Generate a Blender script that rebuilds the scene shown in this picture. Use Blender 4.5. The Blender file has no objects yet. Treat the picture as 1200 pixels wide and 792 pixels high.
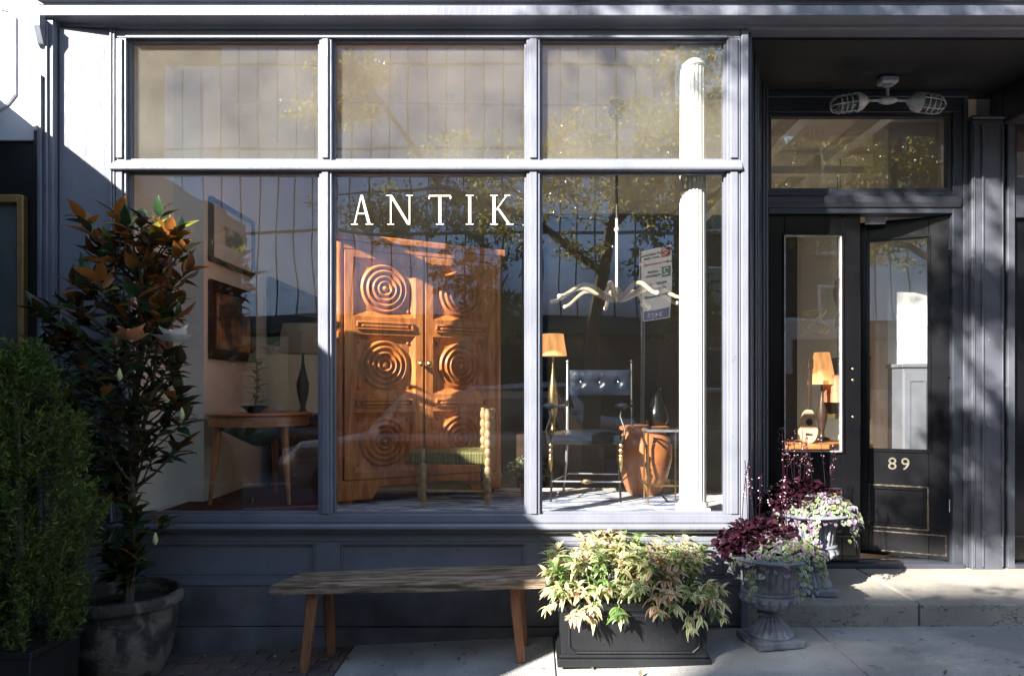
import bpy, bmesh, math, random
from mathutils import Vector, Matrix, noise as mnoise

R = math.radians
PI = math.pi
random.seed(7)
SC = bpy.context.scene
COL = SC.collection

# ------------------------------------------------------------------ camera, sky, sun, exposure
cam_d = bpy.data.cameras.new('camera')
cam = bpy.data.objects.new('camera', cam_d); COL.objects.link(cam)
cam.location = (0, -4.3, 1.5); cam.rotation_euler = (R(90), 0, 0)
cam_d.sensor_width = 36; cam_d.lens = 25.8
cam_d.shift_x = -25/1200; cam_d.shift_y = 59/1200
cam_d.clip_start = 0.05; cam_d.clip_end = 1500
SC.camera = cam

SUN_AZ, SUN_EL = 43, 28.5           # degrees to the left of the facade normal, above the horizon
w = bpy.data.worlds.new('World'); SC.world = w; w.use_nodes = True
nt = w.node_tree; bg = nt.nodes['Background']
sky = nt.nodes.new('ShaderNodeTexSky'); sky.sky_type = 'NISHITA'; sky.sun_disc = False
sky.sun_elevation = R(SUN_EL); sky.sun_rotation = R(180+SUN_AZ); sky.air_density = 1.2; sky.dust_density = 0.6; sky.ozone_density = 1.5
nt.links.new(sky.outputs[0], bg.inputs[0]); bg.inputs[1].default_value = 0.085
sd = bpy.data.lights.new('sun', 'SUN'); sd.energy = 5.0; sd.angle = R(0.5); sd.color = (1, .95, .87)
sun = bpy.data.objects.new('sun', sd); COL.objects.link(sun)
SUND = Vector((math.sin(R(SUN_AZ))*math.cos(R(SUN_EL)), math.cos(R(SUN_AZ))*math.cos(R(SUN_EL)), -math.sin(R(SUN_EL))))
sun.rotation_euler = SUND.to_track_quat('-Z', 'Y').to_euler(); sun.location = (-20, -20, 20)
SC.view_settings.view_transform = 'Standard'; SC.view_settings.look = 'None'
SC.view_settings.exposure = 2.05; SC.view_settings.gamma = 1
SC.render.engine = 'CYCLES'
cy = SC.cycles
cy.max_bounces = 10; cy.diffuse_bounces = 5; cy.glossy_bounces = 4; cy.transmission_bounces = 6; cy.transparent_max_bounces = 24
cy.caustics_reflective = False; cy.caustics_refractive = False; cy.sample_clamp_indirect = 6
cy.use_denoising = True

# ------------------------------------------------------------------ helpers
def at(px, py, Y):
    """World X and Z of what the photograph shows at a pixel, at depth Y behind the window plane."""
    d = (4.3+Y)/860
    return (px-625)*d, 1.5+(455-py)*d

def tag(o, label=None, cat=None, group=None, kind=None):
    if label: o['label'] = label
    if cat: o['category'] = cat
    if group: o['group'] = group
    if kind: o['kind'] = kind
    return o

def empty(name, loc=(0, 0, 0), rz=0, label=None, cat=None, group=None, parent=None):
    o = bpy.data.objects.new(name, None); COL.objects.link(o)
    o.location = loc; o.rotation_euler = (0, 0, rz); o.empty_display_size = .1
    if parent: o.parent = parent
    return tag(o, label, cat, group)

class MB:
    def __init__(s): s.v = []; s.f = []; s.m = []; s.uv = {}; s.cur = 0
    def add(s, vs, fs, mi=None):
        n = len(s.v); s.v += [tuple(p) for p in vs]
        for f in fs: s.f.append([n+i for i in f]); s.m.append(s.cur if mi is None else mi)
        return s
    def box(s, x0, x1, y0, y1, z0, z1, mi=None):
        return s.add([(x0,y0,z0),(x1,y0,z0),(x1,y1,z0),(x0,y1,z0),(x0,y0,z1),(x1,y0,z1),(x1,y1,z1),(x0,y1,z1)],
                     [(0,3,2,1),(4,5,6,7),(0,1,5,4),(1,2,6,5),(2,3,7,6),(3,0,4,7)], mi)
    def bar(s, p, q, wd, th, up=(0,0,1), wd2=None, th2=None):
        p, q = Vector(p), Vector(q); d = (q-p).normalized(); u = Vector(up)
        a = d.cross(u)
        if a.length < 1e-4: a = d.cross(Vector((1,0,0)))
        a.normalize(); b = a.cross(d).normalized()
        wd2 = wd if wd2 is None else wd2; th2 = th if th2 is None else th2
        vs = [p+a*i*wd/2+b*j*th/2 for i, j in ((-1,-1),(1,-1),(1,1),(-1,1))]+[q+a*i*wd2/2+b*j*th2/2 for i, j in ((-1,-1),(1,-1),(1,1),(-1,1))]
        return s.add(vs, [(0,1,2,3),(7,6,5,4),(0,4,5,1),(1,5,6,2),(2,6,7,3),(3,7,4,0)])
    def prism(s, pts, axis, a, b):
        """extrude a polygon along an axis; pts are the two other coordinates in order"""
        def mk(p, t):
            return {'x': (t, p[0], p[1]), 'y': (p[0], t, p[1]), 'z': (p[0], p[1], t)}[axis]
        n = len(pts)
        vs = [mk(p, a) for p in pts]+[mk(p, b) for p in pts]
        return s.add(vs, [tuple(range(n))[::-1], tuple(range(n, 2*n))]+[(i, (i+1) % n, n+(i+1) % n, n+i) for i in range(n)])
    def lathe(s, prof, cx=0, cy=0, n=24, z0=0, lobes=0, amp=0, lz=None, sx=1, sy=1):
        vs = []; 
        for r, z in prof:
            for k in range(n):
                a = 2*PI*k/n; rr = r
                if lobes and (lz is None or lz[0] <= z <= lz[1]): rr = r*(1+amp*(abs(math.sin(a*lobes/2))-.5))
                vs.append((cx+rr*math.cos(a)*sx, cy+rr*math.sin(a)*sy, z0+z))
        fs = []
        for i in range(len(prof)-1):
            for k in range(n):
                fs.append((i*n+k, i*n+(k+1) % n, (i+1)*n+(k+1) % n, (i+1)*n+k))
        if prof[0][0] > 1e-4: fs.append(tuple(range(n))[::-1])
        m = (len(prof)-1)*n
        if prof[-1][0] > 1e-4: fs.append(tuple(range(m, m+n)))
        return s.add(vs, fs)
    def tube(s, pts, r, n=8, closed=False):
        pts = [Vector(p) for p in pts]; N = len(pts)
        rs = r if isinstance(r, (list, tuple)) else [r]*N
        vs = []; prev = None
        for i, p in enumerate(pts):
            if closed: d = pts[(i+1) % N]-pts[i-1]
            else: d = pts[min(i+1, N-1)]-pts[max(i-1, 0)]
            d = d.normalized() if d.length > 1e-9 else Vector((0,0,1))
            if prev is None:
                a = d.cross(Vector((0,0,1)))
                if a.length < .05: a = d.cross(Vector((1,0,0)))
            else: a = prev-d*prev.dot(d)
            a.normalize(); prev = a; b = d.cross(a)
            for k in range(n):
                t = 2*PI*k/n; vs.append(p+(a*math.cos(t)+b*math.sin(t))*rs[i])
        fs = []
        for i in range(N if closed else N-1):
            j = (i+1) % N
            for k in range(n): fs.append((i*n+k, i*n+(k+1) % n, j*n+(k+1) % n, j*n+k))
        if not closed: fs += [tuple(range(n))[::-1], tuple(range((N-1)*n, N*n))]
        return s.add(vs, fs)
    def sphere(s, c, r, n=12, sx=1, sy=1, sz=1):
        prof = [(max(r*math.sin(PI*i/(n//2)), 1e-5), -r*math.cos(PI*i/(n//2))*sz) for i in range(n//2+1)]
        return s.lathe(prof, c[0], c[1], n, c[2], sx=sx, sy=sy)
    def xform(s, M):
        s.v = [tuple(M @ Vector(p)) for p in s.v]; return s
    def build(s, name, mat, parent=None, off=(0,0,0), smooth=False, bevel=0, world=False, seg=1):
        me = bpy.data.meshes.new(name)
        o0 = Vector(off)
        if world and parent: 
            q = parent
            while q: o0 = o0+q.location; q = q.parent
        me.from_pydata([(p[0]-o0.x, p[1]-o0.y, p[2]-o0.z) for p in s.v], [], s.f)
        mats = mat if isinstance(mat, (list, tuple)) else [mat]
        for m in mats: me.materials.append(m)
        if len(mats) > 1:
            for p, mi in zip(me.polygons, s.m): p.material_index = mi
        bm = bmesh.new(); bm.from_mesh(me)
        bmesh.ops.remove_doubles(bm, verts=bm.verts, dist=1e-6)
        bmesh.ops.recalc_face_normals(bm, faces=bm.faces)
        if bevel:
            es = [e for e in bm.edges if len(e.link_faces) == 2 and e.calc_face_angle(0) > .5]
            bmesh.ops.bevel(bm, geom=es, offset=bevel, segments=seg, profile=.5, affect='EDGES', clamp_overlap=True)
        bm.to_mesh(me); bm.free()
        if smooth:
            for p in me.polygons: p.use_smooth = True
            try: me.set_sharp_from_angle(angle=R(42))
            except Exception: pass
        o = bpy.data.objects.new(name, me); COL.objects.link(o)
        if parent: o.parent = parent
        else: o.location = o0
        return o

def copy_tree(o, parent=None):
    c = o.copy(); COL.objects.link(c); c.parent = parent
    for ch in list(o.children): copy_tree(ch, c)
    return c

# ------------------------------------------------------------------ materials
def new_mat(name):
    m = bpy.data.materials.new(name); m.use_nodes = True
    n = m.node_tree.nodes; return m, m.node_tree, n['Principled BSDF'], n['Material Output']

def M(name, col, rough=.6, metal=0, col2=None, scale=6, stretch=(1,1,1), detail=6, bump=0, bscale=40, bstretch=None, spec=.5,
      coat=0, emis=0, lo=.35, hi=.65, dist=0, rvar=.1, sub=0, wear=None, wscale=5, wlo=.6):
    m, t, b, out = new_mat(name); L = t.links.new
    tc = t.nodes.new('ShaderNodeTexCoord'); mp = t.nodes.new('ShaderNodeMapping'); mp.inputs['Scale'].default_value = stretch
    L(tc.outputs['Object'], mp.inputs[0])
    nz = t.nodes.new('ShaderNodeTexNoise'); nz.inputs['Scale'].default_value = scale; nz.inputs['Detail'].default_value = detail
    nz.inputs['Distortion'].default_value = dist
    L(mp.outputs[0], nz.inputs[0])
    cr = t.nodes.new('ShaderNodeValToRGB'); cr.color_ramp.elements[0].position = lo; cr.color_ramp.elements[1].position = hi
    if col2 is None: col2 = tuple(c*.78 for c in col)
    cr.color_ramp.elements[0].color = (*col2, 1); cr.color_ramp.elements[1].color = (*col, 1)
    L(nz.outputs[0], cr.inputs[0]); csock = cr.outputs[0]
    if wear:
        n2 = t.nodes.new('ShaderNodeTexNoise'); n2.inputs['Scale'].default_value = wscale; n2.inputs['Detail'].default_value = 10; n2.inputs['Roughness'].default_value = .7
        L(mp.outputs[0], n2.inputs[0])
        r2 = t.nodes.new('ShaderNodeValToRGB'); r2.color_ramp.elements[0].position = wlo; r2.color_ramp.elements[1].position = wlo+.08
        L(n2.outputs[0], r2.inputs[0]); mx = t.nodes.new('ShaderNodeMixRGB'); L(r2.outputs[0], mx.inputs[0]); L(csock, mx.inputs[1]); mx.inputs[2].default_value = (*wear, 1)
        csock = mx.outputs[0]
    L(csock, b.inputs['Base Color'])
    b.inputs['Metallic'].default_value = metal; b.inputs['Specular IOR Level'].default_value = spec
    b.inputs['Coat Weight'].default_value = coat
    mr = t.nodes.new('ShaderNodeMapRange'); mr.inputs[3].default_value = max(0, rough-rvar); mr.inputs[4].default_value = min(1, rough+rvar)
    L(nz.outputs[0], mr.inputs[0]); L(mr.outputs[0], b.inputs['Roughness'])
    if bump:
        nb = t.nodes.new('ShaderNodeTexNoise'); nb.inputs['Scale'].default_value = bscale; nb.inputs['Detail'].default_value = 5
        m2 = t.nodes.new('ShaderNodeMapping'); m2.inputs['Scale'].default_value = bstretch or stretch; L(tc.outputs['Object'], m2.inputs[0]); L(m2.outputs[0], nb.inputs[0])
        bp = t.nodes.new('ShaderNodeBump'); bp.inputs['Strength'].default_value = bump; bp.inputs['Distance'].default_value = .01
        L(nb.outputs[0], bp.inputs['Height']); L(bp.outputs[0], b.inputs['Normal'])
    if emis:
        L(csock, b.inputs['Emission Color']); b.inputs['Emission Strength'].default_value = emis
    return m

def glass_mat(name, base=.055, tint=(.95,.97,.96), dust_glow=.012, wave=.02):
    m, t, b, out = new_mat(name); t.nodes.remove(b); L = t.links.new
    tr = t.nodes.new('ShaderNodeBsdfTransparent'); tr.inputs[0].default_value = (*tint, 1)
    gl = t.nodes.new('ShaderNodeBsdfGlossy'); gl.inputs['Roughness'].default_value = 0.0; gl.inputs[0].default_value = (.95,.97,1,1)
    tc = t.nodes.new('ShaderNodeTexCoord')
    nz = t.nodes.new('ShaderNodeTexNoise'); nz.inputs['Scale'].default_value = 1.6; nz.inputs['Detail'].default_value = 1; L(tc.outputs['Object'], nz.inputs[0])
    bp = t.nodes.new('ShaderNodeBump'); bp.inputs['Strength'].default_value = wave; bp.inputs['Distance'].default_value = .1
    L(nz.outputs[0], bp.inputs['Height']); L(bp.outputs[0], gl.inputs['Normal'])
    lw = t.nodes.new('ShaderNodeLayerWeight'); lw.inputs[0].default_value = .5
    pw = t.nodes.new('ShaderNodeMath'); pw.operation = 'POWER'; L(lw.outputs['Facing'], pw.inputs[0]); pw.inputs[1].default_value = 5
    ma = t.nodes.new('ShaderNodeMath'); ma.operation = 'MULTIPLY_ADD'; L(pw.outputs[0], ma.inputs[0]); ma.inputs[1].default_value = 1-base; ma.inputs[2].default_value = base
    mx = t.nodes.new('ShaderNodeMixShader'); L(ma.outputs[0], mx.inputs[0]); L(tr.outputs[0], mx.inputs[1]); L(gl.outputs[0], mx.inputs[2])
    df = t.nodes.new('ShaderNodeBsdfDiffuse'); df.inputs[0].default_value = (.85,.80,.66,1)
    n2 = t.nodes.new('ShaderNodeTexNoise'); n2.inputs['Scale'].default_value = 3; n2.inputs['Detail'].default_value = 8; L(tc.outputs['Object'], n2.inputs[0])
    m3 = t.nodes.new('ShaderNodeMath'); m3.operation = 'MULTIPLY'; L(n2.outputs[0], m3.inputs[0]); m3.inputs[1].default_value = dust_glow*2
    m2 = t.nodes.new('ShaderNodeMixShader'); L(m3.outputs[0], m2.inputs[0]); L(mx.outputs[0], m2.inputs[1]); L(df.outputs[0], m2.inputs[2])
    L(m2.outputs[0], out.inputs[0]); return m

def leaf_mat(name, ramp, back=None, rough=.4, trans=.3, vary=.25, use_uv=True, spec=.4, band=None):
    """ramp: colours across the leaf from midrib to edge (u) ; back: colour of the underside"""
    m, t, b, out = new_mat(name); L = t.links.new
    tc = t.nodes.new('ShaderNodeTexCoord'); sx = t.nodes.new('ShaderNodeSeparateXYZ'); L(tc.outputs['UV'], sx.inputs[0])
    a1 = t.nodes.new('ShaderNodeMath'); a1.operation = 'SUBTRACT'; L(sx.outputs[0], a1.inputs[0]); a1.inputs[1].default_value = .5
    a2 = t.nodes.new('ShaderNodeMath'); a2.operation = 'ABSOLUTE'; L(a1.outputs[0], a2.inputs[0])
    nz = t.nodes.new('ShaderNodeTexNoise'); nz.inputs['Scale'].default_value = 70; L(tc.outputs['Object'], nz.inputs[0])
    a3 = t.nodes.new('ShaderNodeMath'); a3.operation = 'MULTIPLY_ADD'; L(nz.outputs[0], a3.inputs[0]); a3.inputs[1].default_value = .5; L(a2.outputs[0], a3.inputs[2])
    cr = t.nodes.new('ShaderNodeValToRGB'); e = cr.color_ramp.elements
    pos = [.2+.55*i/max(1, len(ramp)-1) for i in range(len(ramp))]
    e[0].position = pos[0]; e[0].color = (*ramp[0], 1); e[1].position = pos[-1]; e[1].color = (*ramp[-1], 1)
    for p, c in list(zip(pos, ramp))[1:-1]:
        q = e.new(p); q.color = (*c, 1)
    L(a3.outputs[0], cr.inputs[0])
    n2 = t.nodes.new('ShaderNodeTexNoise'); n2.inputs['Scale'].default_value = 9; L(tc.outputs['Object'], n2.inputs[0])
    oi = t.nodes.new('ShaderNodeObjectInfo')
    ad = t.nodes.new('ShaderNodeMath'); ad.operation = 'ADD'; L(n2.outputs[0], ad.inputs[0]); L(oi.outputs['Random'], ad.inputs[1])
    mr = t.nodes.new('ShaderNodeMapRange'); mr.inputs[1].default_value = .3; mr.inputs[2].default_value = 1.5; mr.inputs[3].default_value = 1-vary; mr.inputs[4].default_value = 1+vary
    L(ad.outputs[0], mr.inputs[0])
    hs = t.nodes.new('ShaderNodeHueSaturation'); L(cr.outputs[0], hs.inputs['Color']); L(mr.outputs[0], hs.inputs['Value'])
    col = hs.outputs[0]
    if back:
        g = t.nodes.new('ShaderNodeNewGeometry'); mx = t.nodes.new('ShaderNodeMixRGB'); L(g.outputs['Backfacing'], mx.inputs[0]); L(col, mx.inputs[1]); mx.inputs[2].default_value = (*back, 1); col = mx.outputs[0]
    L(col, b.inputs['Base Color']); b.inputs['Roughness'].default_value = rough; b.inputs['Specular IOR Level'].default_value = spec
    tr = t.nodes.new('ShaderNodeBsdfTranslucent'); L(col, tr.inputs[0])
    ms = t.nodes.new('ShaderNodeMixShader'); ms.inputs[0].default_value = trans; L(b.outputs[0], ms.inputs[1]); L(tr.outputs[0], ms.inputs[2]); L(ms.outputs[0], out.inputs[0])
    return m

SLATE = (.195, .205, .245)
m_slate = M('slate_blue_paint', SLATE, .40, col2=(.165,.172,.21), scale=4, detail=10, bump=.25, bscale=40, bstretch=(1,1,.2), wear=(.12,.12,.135), wscale=16, wlo=.62)
m_slate_low = M('splash_stained_slate_paint', (.18,.185,.215), .5, col2=(.10,.10,.11), scale=3.5, detail=14, lo=.36, hi=.6, bump=.3, bscale=40, wear=(.17,.15,.125), wscale=5, wlo=.57)
m_slate3 = M('mid_slate_paint', (.10,.105,.128), .36, col2=(.075,.08,.098), scale=6, bump=.12, bscale=30, bstretch=(1,1,.2), wear=(.2,.2,.22), wscale=11, wlo=.62)  # darker slate paint of the door pilaster and jamb mouldings
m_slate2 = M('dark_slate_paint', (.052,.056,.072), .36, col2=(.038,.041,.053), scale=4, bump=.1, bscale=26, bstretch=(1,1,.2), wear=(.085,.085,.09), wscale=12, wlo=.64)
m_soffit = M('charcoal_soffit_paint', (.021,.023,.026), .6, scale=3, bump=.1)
m_black = M('black_gloss_paint', (.006,.006,.0075), .22, scale=5, bump=.08, bscale=22, bstretch=(1,1,.2), wear=(.03,.028,.026), wscale=28, wlo=.7, rvar=.08)
m_edge = M('worn_edge_paint', (.10,.075,.05), .5, col2=(.02,.018,.016), scale=30, lo=.45, hi=.6)
m_white = M('white_painted_plaster', (.78,.77,.74), .6, col2=(.7,.69,.66), scale=3, bump=.05)
m_cream = M('cream_painted_wall', (.88,.86,.80), .8, col2=(.84,.82,.76), scale=2, bump=.08, bscale=12)
m_ceil = M('cream_ceiling', (.84,.81,.71), .85, col2=(.70,.66,.55), scale=1.5, bump=.1, bscale=8)
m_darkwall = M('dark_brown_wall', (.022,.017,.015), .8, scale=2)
m_floor = M('white_bounce_floor', (.86,.84,.79), .5, col2=(.80,.77,.70), scale=3, stretch=(1,6,1))  # unseen floor whitened to bounce sun onto ceiling and walls
m_plat = M('pale_platform_paint', (.74,.72,.68), .6, col2=(.5,.48,.45), scale=4, bump=.1)
m_conc = M('sidewalk_concrete', (.52,.50,.47), .85, col2=(.30,.295,.29), scale=1.9, detail=14, lo=.38, hi=.62, bump=1.0, bscale=150, wear=(.17,.165,.165), wscale=7, wlo=.6)
def add_spots(m, sc, thr, col):
    t = m.node_tree; L = t.links.new; b = t.nodes['Principled BSDF']
    tc = t.nodes.new('ShaderNodeTexCoord'); vo = t.nodes.new('ShaderNodeTexVoronoi'); vo.inputs['Scale'].default_value = sc; L(tc.outputs['Object'], vo.inputs[0])
    cr = t.nodes.new('ShaderNodeValToRGB'); cr.color_ramp.elements[0].position = thr; cr.color_ramp.elements[0].color = (*col, 1); cr.color_ramp.elements[1].position = thr+.03; cr.color_ramp.elements[1].color = (1,1,1,1)
    L(vo.outputs['Distance'], cr.inputs[0]); old = b.inputs['Base Color'].links[0].from_socket
    mx = t.nodes.new('ShaderNodeMixRGB'); mx.blend_type = 'MULTIPLY'; mx.inputs[0].default_value = 1; L(old, mx.inputs[1]); L(cr.outputs[0], mx.inputs[2]); L(mx.outputs[0], b.inputs['Base Color'])
add_spots(m_conc, 5.5, .06, (.35,.34,.33)); add_spots(m_conc, 60, .16, (.7,.68,.66))
m_pave = M('reddish_paver', (.15,.105,.09), .85, col2=(.09,.07,.065), scale=9, bump=.5, bscale=60)
m_asph = M('asphalt', (.055,.055,.056), .9, scale=4, bump=.5, bscale=160)
m_white_line = M('road_paint', (.6,.6,.58), .7, scale=9, wear=(.1,.1,.1), wlo=.6)
m_glass = glass_mat('shop_glass', base=.09, tint=(.985,.99,.985), dust_glow=.0025)
m_glass_top = glass_mat('upper_shop_glass', base=.08, tint=(.985,.99,.985), dust_glow=.042, wave=.01)  # some dust; its cream mostly stands in for the bright ceiling's light
m_glass_door = glass_mat('door_glass', base=.085, tint=(.985,.99,.985), dust_glow=.004, wave=.02)
m_numeral = M('dull_gold_paint', (.15,.135,.095), .5, scale=30, col2=(.09,.08,.055))
m_gold = M('gold_leaf', (.75,.53,.18), .3, metal=.8, col2=(.6,.42,.15), scale=20)
m_brass = M('brass', (.72,.52,.22), .28, metal=1, scale=12)
m_letter = M('cream_lettering', (.82,.80,.70), .5, scale=30)
m_steel = M('galvanised_metal', (.5,.51,.53), .38, metal=.75, col2=(.38,.39,.42), scale=20, bump=.1)
m_cast = M('painted_cast_metal', (.72,.73,.74), .5, metal=.2, col2=(.4,.4,.41), scale=18, bump=.25, bscale=60)
m_lens = M('smoky_lamp_glass', (.12,.14,.15), .08, spec=.8, scale=5)
m_iron = M('black_iron', (.02,.02,.021), .35, metal=.5, scale=9)
m_chrome = M('polished_steel', (.7,.7,.72), .15, metal=1, scale=8)
m_ward = M('oiled_carved_wood', (.70,.25,.06), .38, col2=(.36,.10,.024), scale=3.2, stretch=(5,5,.7), detail=14, lo=.34, hi=.66, dist=1.6, bump=.3, bscale=40, bstretch=(9,9,.7), rvar=.14, wear=(.20,.06,.02), wscale=5, wlo=.66)
m_table = M('golden_wood', (.62,.26,.09), .33, col2=(.44,.16,.05), scale=4, stretch=(1,1,5), bump=.05)
m_turned = M('limed_turned_wood', (.42,.29,.15), .5, col2=(.3,.18,.08), scale=30, bump=.2)
m_green_silk = M('green_gold_striped_silk', (.20,.17,.05), .45, col2=(.04,.05,.012), scale=9, stretch=(14,.3,.3), lo=.45, hi=.55)
m_leather = M('blue_black_leather', (.012,.018,.034), .33, col2=(.008,.012,.022), scale=9, bump=.2, bscale=50, spec=.35)
m_terra = M('glazed_orange_clay', (.55,.20,.07), .3, col2=(.38,.12,.04), scale=7, bump=.1, rvar=.12)
m_shade = M('pleated_orange_shade', (.85,.42,.16), .7, col2=(.6,.25,.08), scale=4, stretch=(6,6,1), emis=.35)
m_shade_cream = M('cream_lamp_shade', (.62,.58,.42), .8, scale=5)
m_copper = M('copper_shade', (.62,.28,.15), .35, metal=.4, scale=6)
m_darkwood = M('dark_walnut', (.06,.035,.022), .35, col2=(.035,.02,.014), scale=4, stretch=(1,1,4))
m_redwood = M('red_lacquer', (.35,.03,.025), .3, scale=4)
m_rust = M('reddish_brown_frame', (.20,.07,.03), .4, col2=(.10,.035,.018), scale=7, bump=.3)
m_paper = M('aged_paper_print', (.7,.64,.5), .8, col2=(.2,.2,.22), scale=7, lo=.42, hi=.52)
m_portrait = M('ochre_portrait_canvas', (.45,.25,.12), .7, col2=(.07,.05,.045), scale=4, lo=.42, hi=.55)
m_bluepaint = M('dark_canvas', (.03,.03,.04), .5, scale=3)
m_bench = M('weathered_bench_board', (.40,.30,.21), .85, col2=(.11,.075,.05), lo=.40, hi=.60, scale=7, stretch=(.8,6,6), detail=12, dist=.4, bump=.9, bscale=18, bstretch=(.8,9,9), wear=(.60,.57,.52), wscale=2.3, wlo=.60)
m_benchleg = M('reddish_bench_leg', (.36,.16,.075), .6, col2=(.22,.09,.045), scale=8, stretch=(5,5,.8), bump=.5, bscale=25, bstretch=(6,6,.7))
m_planter = M('black_planter_resin', (.014,.015,.018), .42, scale=4, bump=.15, bscale=50, wear=(.04,.04,.045), wscale=4, wlo=.6)
m_urn = M('weathered_grey_urn', (.27,.28,.31), .7, col2=(.12,.13,.155), scale=9, detail=10, bump=.5, bscale=45, wear=(.42,.43,.46), wscale=14, wlo=.62)
m_claypot = M('mossy_clay_pot', (.17,.14,.12), .8, col2=(.04,.036,.032), lo=.42, hi=.58, dist=1.0, scale=7, detail=12, bump=.8, bscale=35, wear=(.2,.17,.15), wscale=9, wlo=.6)
m_soil = M('potting_soil', (.03,.022,.017), .95, scale=30, bump=1, bscale=60)
m_bark = M('grey_brown_bark', (.13,.10,.075), .9, col2=(.07,.055,.045), scale=14, stretch=(1,1,.3), bump=.8, bscale=40)
m_petal = M('white_petal', (.82,.80,.76), .5, scale=9)
m_petal2 = M('faded_orange_petal', (.62,.30,.16), .55, col2=(.5,.2,.1), scale=12)
m_bud = M('pale_green_bud', (.55,.6,.3), .5, scale=9)
# ------------------------------------------------------------------ ground, road, pavements
def g(X):
    if X < 1.25: z = .045+.045*max(X, -14)
    else: z = .101+.006*min(X-1.25, 12)
    return z
def sheet(name, x0, x1, y0, y1, off, m, nx=24, kind='structure'):
    b = MB(); xs = [x0+(x1-x0)*i/nx for i in range(nx+1)]
    vs = [(x, y, g(x)+off) for x in xs for y in (y0, y1)]
    b.add(vs, [(2*i, 2*i+2, 2*i+3, 2*i+1) for i in range(nx)])
    return tag(b.build(name, m), kind=kind)
sheet('ground', -260, 260, -260, 60, -.62, m_asph, 60)
sheet('road', -60, 60, -13.4, -5.5, -.13, m_asph, 60)
side = sheet('sidewalk', -40, 40, -5.35, 1.0, -.045, m_conc, 60)
sheet('far_sidewalk', -60, 60, -20.2, -13.4, .0, m_conc, 60)
b = MB(); xs = [-40+i*2 for i in range(41)]
for x0, x1 in zip(xs, xs[1:]):
    b.add([(x0,-5.5,g(x0)-.13),(x1,-5.5,g(x1)-.13),(x1,-5.35,g(x1)-.13),(x0,-5.35,g(x0)-.13),(x0,-5.5,g(x0)+.01),(x1,-5.5,g(x1)+.01),(x1,-5.35,g(x1)+.01),(x0,-5.35,g(x0)+.01)],
          [(0,3,2,1),(4,5,6,7),(0,1,5,4),(1,2,6,5),(2,3,7,6),(3,0,4,7)])
tag(b.build('kerb', m_urn), kind='structure')
b = MB()
for i in range(12):
    x = -22+i*4; b.add([(x,-9.5,g(x)-.126),(x+2,-9.5,g(x+2)-.126),(x+2,-9.38,g(x+2)-.126),(x,-9.38,g(x)-.126)], [(0,1,2,3)])
tag(b.build('road_markings', m_white_line), kind='structure')
# slabs, each its own piece with a recessed joint
def slab(x0, x1, y0, y1, m, parent, name, dz=0, gap=.006, h=.06, bev=.004, sub=6):
    b = MB(); x0 += gap/2; x1 -= gap/2; y0 += gap/2; y1 -= gap/2
    vs = []; n = sub
    for i in range(n+1):
        x = x0+(x1-x0)*i/n
        vs += [(x,y0,g(x)-h+dz),(x,y1,g(x)-h+dz),(x,y1,g(x)+dz),(x,y0,g(x)+dz)]
    fs = [(0,1,2,3),(4*n+3,4*n+2,4*n+1,4*n)]
    for i in range(n):
        for k in range(4): fs.append((4*i+k, 4*i+4+k, 4*i+4+(k+1) % 4, 4*i+(k+1) % 4))
    b.add(vs, fs)
    o = b.build(name, m, parent, bevel=bev); return o
xs = [-1.05, .118, 1.637, 3.15, 4.65]
for x0, x1 in zip(xs, xs[1:]):
    for k, (y0, y1) in enumerate(((-1.5, .02), (-3.0, -1.5), (-4.5, -3.0))):
        slab(x0, x1, y0, y1, m_conc, side, 'paving_slab', dz=random.uniform(-.003, .003))
for x0, x1 in ((-4.3,-2.7),(-2.7,-1.05)):
    for y0, y1 in ((-2.5,-.98),(-4.3,-2.5)): slab(x0, x1, y0, y1, m_conc, side, 'paving_slab', dz=-.001)
r = 0; y = -.975
while y < .0:
    x = -3.3+(.1 if r % 2 else 0)
    while x < -1.06:
        slab(x, min(x+.2, -1.05), y, y+.1, m_pave, side, 'paver_brick', dz=random.uniform(-.004, .002), gap=.007, h=.04, bev=.003, sub=1)
        x += .2
    y += .1; r += 1

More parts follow.
